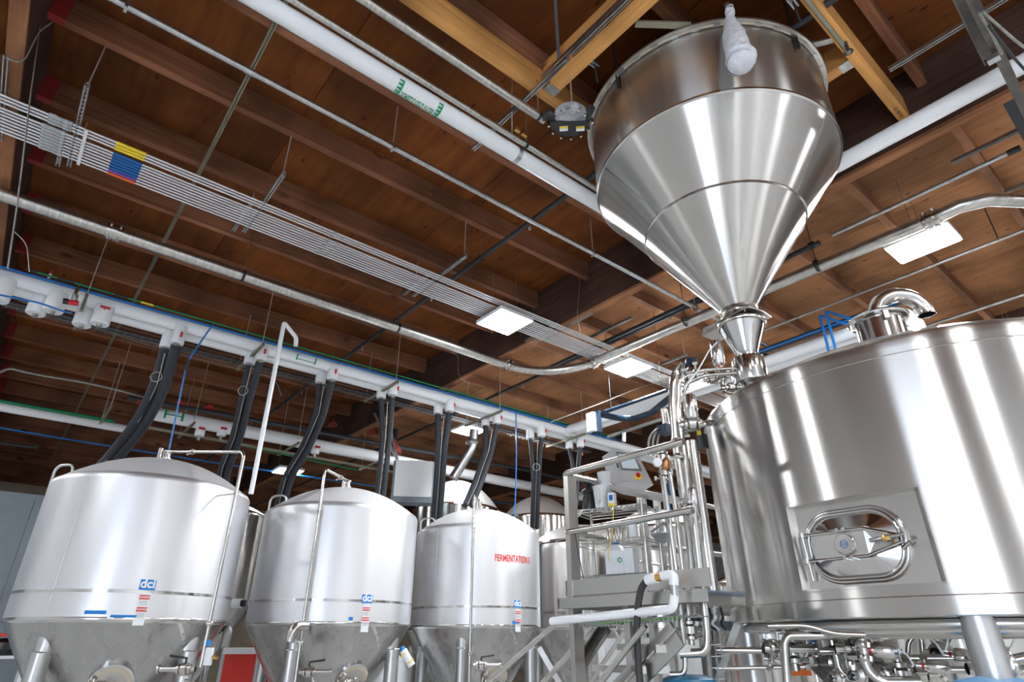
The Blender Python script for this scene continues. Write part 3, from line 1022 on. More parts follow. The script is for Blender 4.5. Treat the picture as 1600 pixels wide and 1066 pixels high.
def lever_valve(p, ax, label, s=1.5, seed=3, lever='black'):
    r = thing('butterfly_valve', label, 'valve', tuple(p))
    valve_cluster(r, p, s, seed, ax)
    A = Vector(ax).normalized(); up = Vector((0, 0, 1)) if abs(A.z) < .8 else Vector((0, -1, 0))
    MB().tube([p, p + up * .07 * s, p + up * .085 * s + A * .12 * s], .009 * s, 8).build('lever', lever, r)
    MB().lathe([(.018 * s, -.12 * s), (.018 * s, .0), (.03 * s, .0), (.03 * s, .012 * s)], p + A * .17 * s, 12, axis=A).build('stub_pipe', 'pipe', r)
    return r


zv = lambda px, py, D: UD(px, py, D)
lever_valve(zv(288, 1046, 8.0), (-.8, .6, 0), 'steel sample valve low on the cleaning pipe of the largest fermenter')
lever_valve(zv(482, 1050, 8.7), (.9, -.4, 0), 'black-levered valve low on the front of the second fermenter')
lever_valve(zv(752, 1040, 9.6), (.8, -.6, 0), 'valve on the foot of the pipe of the red-lettered fermenter')
# manways low on the cones
def cone_manway(F, px, py, label):
    cx, cy, R = F
    a, z = front_angle(px, py, cx, cy, R * .55)
    zj = 1.68
    rr_ = (R - .02) - (zj - z) * .60
    rr_ = max(rr_, .3)
    c = Vector((cx + rr_ * math.cos(a), cy + rr_ * math.sin(a), z))
    nrm = Vector((math.cos(a), math.sin(a), -.6)).normalized()
    r = thing('cone_manway', label, 'hatch', tuple(c))
    MB().lathe([(.215, -.05), (.215, .05), (.19, .06), (.17, .055)], c, 36, axis=nrm).build('neck', 'band', r)
    MB().lathe([(.19, .062), (.165, .068), (.13, .064)], c, 36, axis=nrm).build('gasket', 'gasket', r)
    MB().lathe([(.165, .058), (.13, .075), (0, .085)], c, 36, axis=nrm).build('door', 'frame', r)
    t_ = nrm.cross(Vector((0, 0, 1))).normalized(); u_ = nrm.cross(t_)
    for s in (-1, 1):
        MB().cyl(c + nrm * .11 - t_ * .16 * s, c + nrm * .11 + u_ * .05, .014, 8).build('bar', 'pipe', r)
    MB().torus(c + nrm * .17, nrm, .06, .011, 20, 8).build('hand_wheel', 'pipe', r)
    MB().cyl(c + nrm * .08, c + nrm * .18, .014, 8).build('spindle', 'pipe', r)
    valve_cluster(r, c + nrm * .12 + t_ * .10, 1.5, 4, t_)
    return r


cone_manway(F1, 172, 1064, 'round hatch low on the cone of the largest fermenter')
cone_manway(F2, 541, 1058, 'round hatch with a spoked hand wheel low on the cone of the second fermenter')
cone_manway(F3, 768, 1056, 'round tan-rimmed hatch low on the cone of the red-lettered fermenter')
# downturned overflow elbow in front of second fermenter's leg
q = UD(460, 995, 8.55)
tag(MB().tube(bend([q + Vector((.16, .06, .12)), q + Vector((-.02, .0, .12)), q + Vector((-.05, -.0, -.06))], .1), .055, 18, False).build('overflow_elbow', 'pipe'),
    'short downturned steel elbow in front of the leg of the second fermenter', 'pipe')

# tanks of the second row
def zat(px, py, D): return UD(px, py, D).z


BT = [((8.67, 12.7), 1.1, (712, 752), (712, 786), 'tall polished tank behind the red-lettered fermenter, under the far LED panel'),
      ((11.6, 12.9), 1.1, (838, 777), (838, 803), 'polished tank behind the right shoulder of the red-lettered fermenter')]
for (c, R, ap_, rm, lb) in BT:
    D = math.hypot(*c)
    za = zat(*ap_, D); zr = zat(rm[0], rm[1], D - R)
    t = fermenter(c[0], c[1], R, lb, body='polish', bands=False, zr=zr, za=za, zj=1.68, name='bright_tank')
D = math.hypot(2.95, 12.7)
t = fermenter(2.75, 12.2, 1.15, 'polished tank seen in the gap between the first and second fermenters', body='polish', cone='cone', bands=False,
              zr=zat(392, 812, D - .6), za=zat(385, 790, D), zj=zat(370, 943, D - .6), name='bright_tank', legr=.07)

# ================================================================== CEILING SERVICES
def strut_mb(a, b, w_=.041, h=.041, up=(0, 0, 1), slots=False):
    """channel section: web with two flanges"""
    a = Vector(a); b = Vector(b); d = (b - a).normalized()
    u = Vector(up); u = (u - d * u.dot(d)).normalized(); r = d.cross(u); t = .004
    m = MB(); c = (a + b) / 2; hl = (b - a).length / 2
    for s in (-1, 1):
        m.obox(c + r * s * (w_ / 2 - t / 2), d * hl, r * t / 2, u * h / 2)
        m.obox(c + r * s * (w_ / 2 - .006) - u * (h / 2 - .003), d * hl, r * .005, u * .003)
    if not slots:
        m.obox(c + u * (h / 2 - t / 2), d * hl, r * w_ / 2, u * t / 2)
    else:
        n = max(2, int(hl * 2 / .06))
        for s in (-1, 1):
            m.obox(c + u * (h / 2 - t / 2) + r * s * w_ * .38, d * hl, r * w_ * .13, u * t / 2)
        for i in range(n + 1):
            m.obox(a + d * (2 * hl * i / n) + u * (h / 2 - t / 2), d * .012, r * w_ * .3, u * t / 2)
    return m


def rod(parent, x, y, z0, z1=JB, r=.007, m='conduit', name='threaded_rod'):
    return MB().cyl((x, y, z0), (x, y, z1), r, 6).build(name, m, parent)


# ---- rack of conduits on trapeze struts
RY = [6.097, 6.147, 6.197, 6.290, 6.340, 6.391, 6.445, 6.499, 6.553, 6.608, 6.662]
RZ = 6.06
ordn = ['first', 'second', 'third', 'fourth', 'fifth', 'sixth', 'seventh', 'eighth', 'ninth', 'tenth', 'eleventh']
tapec = ['yellow'] * 3 + ['navyB'] * 6 + ['purple', 'orangeT']
tnames = {'yellow': 'yellow', 'navyB': 'blue', 'purple': 'purple', 'orangeT': 'orange'}
xe = 11.9
for i, y in enumerate(RY):
    col = tnames[tapec[i]]
    if i < 3: lb = 'yellow-banded grey conduit, %s of three from the near edge of the rack' % ['first', 'second', 'third'][i]
    elif i < 9: lb = 'blue-banded grey conduit, %s of six from the near edge of the rack' % ordn[i - 3]
    elif i == 9: lb = 'grey conduit with a purple band, next to the outermost one of the rack'
    else: lb = 'grey conduit with an orange band, outermost on the tank side of the rack'
    r = thing('conduit', lb, 'conduit', (-3.0, y, RZ), 'conduits of the ceiling rack')
    MB().cyl((-7.9, y, RZ), (xe + (10 - i) * .05, y, RZ), .0125, 10).build('tube', 'conduit', r)
    for (cx_, sh_) in ((-.70 - (.04 if i > 2 else 0), 0),):
        MB().lathe([(.016, -.10), (.023, -.095), (.024, -.04), (.020, -.03), (.020, .03), (.024, .04), (.023, .095), (.016, .10)], (cx_, y, RZ), 8, axis=(1, 0, 0)).build('coupling', 'dust', r)
    MB().lathe([(.0165, -.135), (.0175, -.135), (.0175, .135), (.0165, .135)], (-.09, y, RZ), 10, axis=(1, 0, 0)).build('colour_band', tapec[i], r)
    for cx_ in (2.15 + (.12 if i % 2 else 0), 7.0):
        MB().lathe([(.016, -.03), (.020, -.028), (.020, .028), (.016, .03)], (cx_, y, RZ), 8, axis=(1, 0, 0)).build('coupling', 'galv', r)
# white tag strip across them
tag(MB().box((-.50, 6.07, RZ - .024), (-.47, 6.70, RZ - .018)).build('tag_strip', 'jug'), 'narrow white tag strip across the ceiling conduits near the left girder', 'strip')
for i, x in enumerate((-3.0, -.565, 1.28, 3.745, 6.18, 8.62)):
    where = ['beyond the left girder', 'nearest the left girder', 'right of the coloured bands', 'left of the brightest LED panel',
             'on the middle girder', 'right of the second LED panel'][i]
    r = thing('trapeze_hanger', 'slotted strut across the conduit rack, ' + where, 'hanger', (x, 6.18, 6.1), 'trapeze hangers of the conduit rack')
    strut_mb((x, 5.50, 6.1), (x, 6.86, 6.1), slots=i < 4).build('strut', 'galv', r)
    if i > 0:
        strut_mb((x - .10, 6.2, 6.145), (x - .10, 7.0, 6.145), slots=False).build('spare_strut', 'galv', r)
    rod(r, x, 5.55, 6.08, JB if i != 4 else JB)
    rod(r, x, 6.82, 6.08, JB)
    if i:
        for y in RY[::1]:
            MB().box((x - .008, y - .022, RZ - .02), (x + .008, y - .017, 6.085)).build('conduit_clamp', 'galv', r)
xl = U(10, 90, z=6.1).x
r = thing('trapeze_hanger', 'slotted strut across the conduit rack at the far left edge, beside the girder', 'hanger', (xl, 6.18, 6.1), 'trapeze hangers of the conduit rack')
strut_mb((xl, U(10, 85, z=6.1).y, 6.1), (xl, 6.86, 6.1), slots=True).build('strut', 'galv', r)
rod(r, xl, U(10, 85, z=6.1).y + .05, 6.12, 6.7)

# ---- single conduits and pipes running across the bay
def xpipe(name, y, z, x0, x1, r, m, label, cat='pipe', group=None, seg=14):
    rt = thing(name, label, cat, (x0, y, z - r), group)
    MB().cyl((x0, y, z), (x1, y, z), r, seg).build('tube', m, rt)
    return rt


def hoop(root, x, y, z, r, m='black', ax=(1, 0, 0), w_=.012, name='hanger_loop', top=JB, rodm='galv', rr_=.005):
    MB().lathe([(r + .002, -w_), (r + .007, -w_), (r + .007, w_), (r + .002, w_), (r + .002, -w_)], (x, y, z), 20, axis=ax).build(name, m, root)
    MB().cyl((x, y, z + r), (x, y, top), rr_, 6).build('threaded_rod', rodm, root)


gc = xpipe('galvanized_conduit', 4.395, 6.10, -7.9, 9.5, .030, 'galv', 'single galvanized conduit between the white cold water pipe and the conduit rack', 'conduit')
for x in (-.43, 2.01, 5.02, 7.3):
    rod(gc, x, 4.395, 6.1, JB if x != 7.3 else 6.8)
    MB().box((x - .012, 4.36, 6.062), (x + .012, 4.43, 6.14)).build('clip', 'galv', gc)
for x in (.55, 4.3):
    MB().cyl((x - .05, 4.395, 6.1), (x + .05, 4.395, 6.1), .034, 14).build('coupling', 'galv', gc)

WY, WZ = 3.46, 5.85
ex = 5.53
dw = thing('cold_water_main', 'thick white jacketed cold water pipe with green lettering, running behind the hopper', 'pipe', (0, WY, WZ))
MB().tube(bend([(-7.9, WY, WZ), (ex, WY, WZ), (ex, -8.5, WZ)], .22, 8), .082, 24).build('jacket', 'white', dw)
for x in (2.91,):
    MB().lathe([(.0835, -.025), (.0845, -.025), (.0845, .025), (.0835, .025)], (x, WY, WZ), 24, axis=(1, 0, 0)).build('steel_band', 'galv', dw)
MB().lathe([(.0835, -.05), (.0865, -.05), (.0865, .05), (.0835, .05)], (ex, -.35, WZ), 24, axis=(0, 1, 0)).build('steel_band', 'galv', dw)


def on_main(xc, ang, R):
    def f(x, y):
        a = ang + y / R
        # a measured from straight down toward the near side (-y)
        return (xc + x, WY - R * math.sin(a), WZ - R * math.cos(a))
    return f


tx = U(655, 148, z=WZ).x
_f = on_main(tx, -.20, .0850)
text_mesh('DOMESTIC COLD WATER', .092, lambda x, y: _f(x * .31, y), dw, 'pipe_lettering', 'greens', bold=.0022)
for s in (-1, 1):
    xc = tx + s * .20
    mb = MB()
    for k in range(14):
        a0_, a1_ = -1.2 + 2.5 * k / 14, -1.2 + 2.5 * (k + 1) / 14
        R = .0846
        f = lambda x, a: (xc + x, WY - R * math.sin(a), WZ - R * math.cos(a))
        mb.add([f(-.024, a0_), f(.024, a0_), f(.024, a1_), f(-.024, a1_)], [(0, 1, 2, 3)])
    mb.build('arrow_band', 'greens', dw)
    mb = MB()
    for k in range(6):
        a = -1.1 + .42 * k; R = .0856
        mb.add([f(-.02, a - .10), f(.02, a), f(-.02, a + .10)], [(0, 1, 2)])
    mb.build('arrow_marks', 'jug', dw)
cp = xpipe('steel_pipe', WY - .125, WZ + .05, -7.9, 4.4, .030, 'grain', 'bare steel pipe hugging the upper side of the white cold water pipe')
hoop(cp, 2.93, WY - .125, WZ + .05, .032)
hoop(cp, -.4, WY - .125, WZ + .05, .032)
rod(cp, 2.72, WY - .16, WZ, JB)
mb = MB(); mb.obox((2.75, WY - .2, WZ + .08), (.03, 0, 0), (0, .015, 0), (0, 0, .02)); mb.obox((2.84, WY - .2, WZ + .08), (.03, 0, 0), (0, .015, 0), (0, 0, .02))
mb.build('beam_clip', 'brass', cp)
gp_ = thing('auger_tube', 'galvanized grain tube leading to the disc-shaped corner housing beside the hopper', 'pipe', (0, 2.985, 5.9))
xg = U(848, 190, z=5.9).x
MB().cyl((-7.9, 2.985, 5.9), (xg, 2.985, 5.9), .038, 18).build('tube', 'grain', gp_)
hoop(gp_, 2.78, 2.985, 5.9, .038, top=6.4)
hoop(gp_, -.3, 2.985, 5.9, .038)

# ---- corner housing of the chain disc conveyor
hc_ = U(891, 185, z=5.87)
ch = thing('conveyor_corner', 'round black and silver corner wheel housing beside the hopper rim', 'conveyor housing', tuple(hc_))
cxh, cyh, czh = hc_
MB().lathe([(.150, -.03), (.155, -.025), (.155, .02), (.13, .030), (0, .034)], hc_ - FH * .02, 40, axis=(0, 0, -1)).build('clear_cover', 'dust', ch)
hd = MB()
dirs = Vector((1, 0, 0)); d2 = Vector((0, -1, 0))
base = MB()
nseg = 18
arc = []
for k in range(nseg + 1):
    a = math.radians(150 - 200 * k / nseg)
    arc.append(hc_ + Vector((.16 * math.cos(a), .16 * math.sin(a), 0)))
arc = [Vector((xg - .02, 2.985, 5.9)), hc_ + Vector((-.19, .075, .01))] + arc + [hc_ + Vector((.06, -.22, 0))]
MB().tube(bend(arc, .03, 2), .034, 14).build('guide_tube', 'rubber', ch)
pl = [hc_ + Vector((.185 * math.cos(math.radians(a)), .185 * math.sin(math.radians(a)), -.042)) for a in range(-40, 141, 12)]
MB().prism(pl, (0, 0, .05)).build('black_plate', 'black', ch)
for a in range(-40, 150, 28):
    q_ = hc_ + Vector((.205 * math.cos(math.radians(a)), .205 * math.sin(math.radians(a)), -.03))
    MB().cyl(q_ - Vector((0, 0, .03)), q_ + Vector((0, 0, .03)), .012, 8).build('bolt', 'pipe', ch)
for a in range(160, 300, 32):
    q_ = hc_ + Vector((.15 * math.cos(math.radians(a)), .15 * math.sin(math.radians(a)), -.03))
    MB().cyl(q_ - Vector((0, 0, .02)), q_ + Vector((0, 0, .03)), .010, 8).build('bolt', 'pipe', ch)
for (dx, dy) in ((-.02, .10), (.10, -.0)):
    q_ = hc_ + Vector((dx + .03, dy - .0, -.045))
    MB().obox(q_, (.028, -.028, 0), (.02, .02, 0), (0, 0, .003)).build('warning_label', 'jug', ch)
    MB().obox(q_ + Vector((-.012, -.012, -.002)), (.028, -.028, 0), (.008, .008, 0), (0, 0, .003)).build('label_stripe', 'yellow', ch)
rod(ch, hc_.x - .02, hc_.y - .05, 5.93, 6.4)
# ---- grain pipe with sweeping bends
DZ = 5.95
DY = 8.09 * (DZ - 1.5) / 4.7
xb = 7.62
gr = thing('sweeping_pipe', 'grey pipe that crosses the ceiling in two long sweeping bends behind the hopper', 'pipe', (0, DY, DZ))
pa = [Vector((-7.9, DY, DZ))]
x_s = U(797, 570, z=DZ).x
x_v = 7.72 * (DZ - 1.5) / 4.7
Rb = x_v - x_s
for k in range(17):
    a = PI / 2 * k / 16
    pa.append(Vector((x_s + Rb * math.sin(a), DY - Rb * (1 - math.cos(a)), DZ)))
y2 = U(1455, 343, z=DZ).y
ctrl = [U(1455, 343, z=DZ), U(1500, 322, z=DZ), U(1545, 312, z=DZ), U(1600, 314, z=DZ), U(1660, 330, z=DZ)]
ctrl.append(ctrl[-1] + Vector((5.6, 0, 0)))
pa2 = [Vector((x_v, DY - Rb, DZ))]
n_ = 12
for i in range(1, n_ + 1):
    pa2.append(pa2[0].lerp(ctrl[0], i / n_))
pa += pa2[1:] + ctrl[1:]
MB().tube(pa, .078, 22).build('tube', 'grain', gr)


def flange(root, c, ax, r):
    c = Vector(c); A = Vector(ax).normalized()
    MB().lathe([(r + .002, -.09), (r + .012, -.088), (r + .012, -.03), (r + .03, -.028), (r + .03, -.008), (r + .012, -.006), (r + .012, .006), (r + .03, .008), (r + .03, .028), (r + .012, .03), (r + .012, .088), (r + .002, .09)], c, 24, axis=A).build('coupling', 'pipe', root)
    sd = A.orthogonal().normalized(); s2 = A.cross(sd)
    for k in range(4):
        d = sd * math.cos(k * PI / 2 + .4) + s2 * math.sin(k * PI / 2 + .4)
        for t in (-.05, .05):
            MB().cyl(c + d * (r + .01) + A * t, c + d * (r + .045) + A * t, .012, 8).build('bolt', 'galv', root)


for (c, ax) in (((U(179, 362, z=DZ).x, DY, DZ), (1, 0, 0)), ((x_s - .03, DY, DZ), (1, 0, 0)), ((x_v, DY - Rb - .02, DZ), (0, 1, 0)),
                (tuple(ctrl[0]), (.1, 1, 0))):
    flange(gr, c, ax, .078)
for x in (1.55, 3.95):
    hoop(gr, x, DY, DZ, .078, top=6.7, w_=.018)
for y_ in (4.6, 2.55):
    hoop(gr, x_v + (.0 if y_ > 4 else .05), y_, DZ, .078, ax=(0, 1, 0), top=6.9, w_=.018, rodm='blacki')

# ---- sprinkler pipes running away from the camera
def ypipe(name, x, z, y0, y1, r, m, label, cat='pipe', group=None, fits=(), fm=None):
    rt = thing(name, label, cat, (x, y0, z - r), group)
    MB().cyl((x, y0, z), (x, y1, z), r, 12).build('tube', m, rt)
    for y in fits:
        MB().cyl((x, y - .035, z), (x, y + .035, z), r + .010, 12).build('coupling', fm or m, rt)
        MB().cyl((x, y, z + r), (x, y, 6.9), .004, 6).build('hanger_rod', 'galvd', rt)
    return rt


sp1 = ypipe('sprinkler_pipe', 4.26, 6.48, -8, 29, .034, 'blacki', 'black sprinkler pipe crossing above the rack, left of the middle girder', fits=(5.9, 8.3, 11, 14, 17), group='sprinkler pipes')
sp2 = ypipe('sprinkler_pipe', 7.80, 6.48, 3.8, 29, .034, 'blacki', 'black sprinkler pipe right of the middle girder, behind the curved bend', fits=(4.7, 6.5, 8.2, 10, 13), group='sprinkler pipes')
for (root, x, ys) in ((sp1, 4.26, (4.8, 7.2, 9.6, 12.5)), (sp2, 7.8, (5.2, 6.9, 9.1))):
    for y in ys:
        h = MB().lathe([(.012, 0), (.012, -.04), (.022, -.045), (.022, -.055), (.006, -.06), (.006, -.08), (.02, -.083), (.02, -.088)], (x, y, 6.45), 10)
        h.build('sprinkler_head', 'galv', root)
z2 = 6.3
p_th = ypipe('roof_pipe', 7.38, z2, U(1587, 233, z=z2).y, U(1327, 358, z=z2).y + .2, .026, 'galv', 'pale pipe with black ends, right of the hopper and above the sweeping pipe')
MB().cyl((7.38, U(1587, 233, z=z2).y - .04, z2), (7.38, U(1587, 233, z=z2).y + .08, z2), .036, 12).build('end_fitting', 'black', p_th)
bk = ypipe('roof_pipe', 7.40, z2 - .01, U(1283, 380, z=z2).y, 8.0, .036, 'blacki', 'black pipe continuing behind the lower cone of the hopper')
for y in (U(1270, 385, z=z2).y,):
    MB().lathe([(.038, -.03), (.055, -.03), (.055, .03), (.038, .03)], (7.40, y, z2), 12, axis=(0, 1, 0)).build('coupling', 'black', bk)
t2 = ypipe('roof_pipe', 9.213, z2, U(1600, 356, z=z2).y, U(1190, 521, z=z2).y, .022, 'galv', 'long thin pipe crossing the roof below the right LED panel')
rod(t2, 9.213, U(1558, 372, z=z2).y, z2, 6.95, m='blacki')
t3 = ypipe('roof_pipe', 11.21, z2, -4, U(1440, 513, z=z2).y, .026, 'galv', 'thin pipe nearest the mash tun lid at the right edge')

# ---- struts fixed under the roof
def free_strut(p1, p2, z, label, m='galv', w_=.041, x=None, y=None):
    a = U(*p1, z=z); b_ = U(*p2, z=z)
    if x: a.x = b_.x = (a.x + b_.x) / 2
    if y: a.y = b_.y = (a.y + b_.y) / 2
    return tag(strut_mb(a, b_, w_, .041).build('roof_strut', m), label, 'strut')


a = U(431, 34, z=6.678).x
tag(strut_mb((a, 2.3, 6.678), (a, 7.05, 6.678)).build('roof_strut', 'olive'), 'long olive strut under the joists between cold water pipe and sweeping pipe', 'strut')
tag(strut_mb((a, 7.08, 6.678), (a, 11.6, 6.678)).build('roof_strut', 'olive'), 'olive strut continuing under the joists behind the white glycol mains', 'strut')
tag(strut_mb((a - .03, 11.65, 6.678), (a - .03, 24, 6.678)).build('roof_strut', 'olive'), 'far olive strut under the joists above the largest fermenter', 'strut')
free_strut((737, 232), (890, 92), 6.2, 'galvanized strut crossing behind the cold water pipe towards the yellow beam', x=1)
free_strut((1388, 107), (1600, -18), 6.3, 'galvanized strut across the plywood at the upper right', x=1)
free_strut((1487, 254), (1640, 180), 6.4, 'dark galvanized strut above the pale black-ended pipe', x=1)
free_strut((1570, 301), (1640, 270), 6.4, 'short strut end at the right edge, above the sweeping pipe', x=1)
free_strut((1225, 545), (1270, 520), 6.3, 'small strut over the glycol main beside the gooseneck vent', x=1)
free_strut((985, 495), (905, 538), 6.2, 'strut beneath the middle girder beside the conduit rack', x=1)
# ---- new beams around the hopper
bz0, bz1 = 6.386, 6.66
tag(MB().box((-1.04, 3.03, bz0), (6.12, 3.13, bz1)).build('glulam_beam', 'glulam'), 'new yellow glulam beam crossing at the top, ending beside the round corner housing', 'beam')
bx0 = U(855, 135, z=bz0).x; bx1 = U(868, 145, z=bz0).x
b2 = thing('glulam_beam', 'new yellow glulam beam carrying a galvanized strut, left of the hopper rim', 'beam', ((bx0 + bx1) / 2, 2, bz0))
MB().box((bx0, -8.5, bz0), (bx1 + .02, 3.028, bz1 + .1)).build('timber', 'glulamy', b2)
hg = MB()
hg.box((bx0 - .004, 2.93, bz0 - .004), (bx1 + .024, 3.026, bz0)); hg.box((bx0 - .005, 2.93, bz0), (bx0 - .001, 3.026, bz0 + .20))
hg.build('beam_hanger', 'galvd', b2)
strut_mb((bx0 - .03, -6, bz0 + .13), (bx0 - .03, 3.0, bz0 + .13)).build('strut', 'galv', b2)
strut_mb((bx0 - .034, -6, bz0 + .065), (bx0 - .034, 2.6, bz0 + .065), slots=True).build('strut', 'galv', b2)
b3 = thing('glulam_beam', 'new yellow glulam beam right of the hopper with a conduit through its underside', 'beam', (5, .9, bz0))
MB().box((-1.04, .85, bz0), (6.12, .95, bz1 + .05)).build('timber', 'glulam', b3)
cnd = U(1327, 80, z=bz0)
MB().tube([(cnd.x, .91, bz0 - .015), (cnd.x - 1.6, .90, bz0 - .03)], .022, 10).build('conduit', 'olive', b3)
MB().lathe([(.0, 0), (.04, 0), (.04, .004)], (cnd.x, .91, bz0 - .006), 16).build('bored_hole', 'black', b3)
text_mesh('SPF  HEM-FIR', .05, lambda x, y: (5.93 - .0 + x * .7, .90 + y, bz0 - .0015), b3, 'grade_stamp', 'black')
xq = U(1310, 112, z=bz0).x
b4 = thing('glulam_beam', 'short yellow beam with a silver hanger, between the hopper and the right beam', 'beam', (xq, 1.5, bz0))
MB().box((xq - .055, .952, bz0), (xq + .055, 3.028, bz1)).build('timber', 'glulamy', b4)
MB().box((xq - .058, .953, bz0 - .004), (xq + .058, 1.05, bz0 + .004)).build('beam_hanger', 'galv', b4)
# angle braces that steady the hopper rim
for (p1, p2, m, lb) in (((993, 37), (1078, 40), 'olive', 'flat olive brace from the left beam to the top of the hopper'),
                        ((1262, 72), (1302, 62), 'galvd', 'grey brace from the hopper rim to the right yellow beam')):
    a = U(*p1, z=6.42); b_ = U(*p2, z=6.42)
    tag(MB().bar(a, b_, .06, .02).build('rim_brace', m), lb, 'brace')
# dark diagonal hangers
for (p1, p2, z1_, lb, m) in (((867, -10), (873, 92), 6.55, 'dark steel hanger slanting down to the left yellow beam', 'blacki'),
                          ((1293, -5), (1325, 78), 6.3, 'dark rod slanting beside the right yellow beam', 'blacki')):
    a = U(*p1, z=6.95); b_ = U(*p2, z=z1_)
    tag(MB().bar(a, b_, .03, .03).build('dark_hanger', m), lb, 'hanger')
for (p, lb) in (((929, 100), 'small pipe cap under the left yellow beam with a thin rod'), ((1240, 5), 'small silver strut end above the hopper rim at the top')):
    c = U(*p, z=6.45)
    r = thing('strut_end', lb, 'bracket', tuple(c))
    strut_mb(c - Vector((.09, 0, 0)), c + Vector((.04, 0, 0)), .05, .05).build('channel', 'galv', r)
    MB().cyl(c, (c.x + .02, c.y, 6.2), .009, 8).build('rod', 'blacki', r)
    MB().cyl(c, (c.x, c.y, 6.95), .009, 8).build('rod', 'blacki', r)

# ---- dark steel frame at the right edge
def seg3(name, pts, w_, h, m, label, cat='beam'):
    mb = MB()
    for a, b_ in zip(pts, pts[1:]): mb.bar(a, b_, w_, h)
    return tag(mb.build(name, m), label, cat)


M['dksteel'] = mat('dark_mill_steel', (0.16, 0.15, 0.14), 0.4, 0.8, noise=.3, nscale=6)
fa = U(1515, -10, z=5.6); fb = U(1640, 250, z=5.6)
seg3('steel_angle', [fa, fb], .07, .07, 'dksteel', 'long dark steel angle across the upper right corner, in front of the white pipe')
fa2 = U(1495, -10, z=5.75); fb2 = U(1545, 95, z=5.75)
mb = strut_mb(fa2, fb2, .075, .06)
tag(mb.build('steel_channel', 'dksteel'), 'short dark steel channel ending above the white pipe at the upper right', 'beam')
fa3 = U(1572, 150, z=6.2); fb3 = U(1625, 245, z=6.2)
seg3('steel_angle', [fa3, fb3], .10, .05, 'blacki', 'short black steel plate below the white pipe at the right edge')
for i, (q, lb) in enumerate((([(1530, 20), (1545, 45), (1565, 85)], 'grey cable hanging down the dark steel angle'),
                             ([(1535, 18), (1565, 45), (1600, 75), (1640, 95)], 'looping grey cable at the upper right corner'),
                             ([(1545, 40), (1575, 80), (1620, 130)], 'dark cable crossing the dark steel angle'))):
    P = [U(*p, z=5.5 - .03 * i) for p in q]
    tag(MB().tube(bend(P, .2), .010, 8).build('cable', ['galvd', 'galvd', 'blacki'][i]), lb, 'cable')
bx = U(1552, 92, z=5.52)
tag(MB().obox(bx, (.03, 0, 0), (0, .04, 0), (0, 0, .02)).build('junction_clip', 'galv'), 'small silver clip on the dark steel angle', 'clip')

# ================================================================== GLYCOL MAINS (white jacketed, over the fermenters)
MZ = 5.80
main = thing('glycol_main', 'thick white jacketed glycol pipe above the fermenters, the nearer of the pair', 'pipe', (0, 9.42, MZ))
MB().cyl((-7.9, 9.42, MZ), (16.0, 9.42, MZ), .105, 28).build('jacket', 'white', main)
main2 = thing('glycol_main', 'white jacketed glycol return pipe, the farther of the pair above the fermenters', 'pipe', (0, 9.66, MZ - .02))
MB().cyl((-7.9, 9.66, MZ - .03), (16.0, 9.66, MZ - .03), .095, 28).build('jacket', 'white', main2)
for x in (-.3, 2.2, 4.6, 7.0, 9.4):
    MB().lathe([(.106, -.012), (.108, -.012), (.108, .012), (.106, .012)], (x, 9.42, MZ), 28, axis=(1, 0, 0)).build('jacket_seam', 'whitem', main)
# blue and green lines riding on the near side
bp = thing('blue_air_pipe', 'straight blue air pipe on the near edge of the white glycol pipe', 'pipe', (0, 9.29, MZ + .06))
MB().cyl((-7.9, 9.285, MZ + .055), (10.9, 9.285, MZ + .055), .019, 10).build('tube', 'bluep', bp)
gn = thing('green_pipe', 'thin green pipe above the blue air pipe on the white glycol pipe', 'pipe', (0, 9.27, MZ + .12))
MB().cyl((-.75, 9.27, MZ + .115), (10.9, 9.27, MZ + .115), .014, 8).build('tube', 'green', gn)
for x0_, x1_, m in ((-.75, -.62, 'blacki'), (-.4, -.2, 'blacki'), (.28, .45, 'blacki'), (.62, .78, 'yellow')):
    MB().cyl((x0_, 9.27, MZ + .115), (x1_, 9.27, MZ + .115), .017, 8).build('sleeve', m, gn)
tag(MB().cyl((6.0, 9.33, MZ + .10), (11.2, 9.33, MZ + .10), .035, 10).build('dark_blue_pipe', 'darkblue'), 'dark blue pipe on the far right stretch of the glycol mains', 'pipe')
# green printed mark on jacket
gm = U(478, 565, y=9.33)
mb = MB()
for dx in (-.16, .16):
    mb.obox((gm.x + dx, 9.322, MZ - .035), (.012, 0, 0), (0, .003, .0), (0, -.02, .05))
mb.obox((gm.x, 9.322, MZ - .0), (.16, 0, 0), (0, .003, 0), (0, 0, .005)); mb.obox((gm.x, 9.325, MZ - .07), (.16, 0, 0), (0, .003, 0), (0, 0, .005))
mb.build('flow_arrow_print', 'greens', main)

# struts carrying the mains
for i, x in enumerate((-.02, 2.34, 4.74, 7.14, 9.55)):
    where = ['left of the first pair of white valve caps', 'between the second and third hose pairs', 'right of the third hose pair', 'over the red-lettered fermenter', 'beside the control panel'][i]
    r = thing('trapeze_hanger', 'olive strut under the glycol mains, ' + where, 'hanger', (x, 9.5, 5.66), 'trapeze hangers of the glycol mains')
    strut_mb((x, 8.98, 5.66), (x, 10.28, 5.66)).build('strut', 'olive', r)
    rod(r, x, 9.05, 5.64); rod(r, x, 10.2, 5.64)
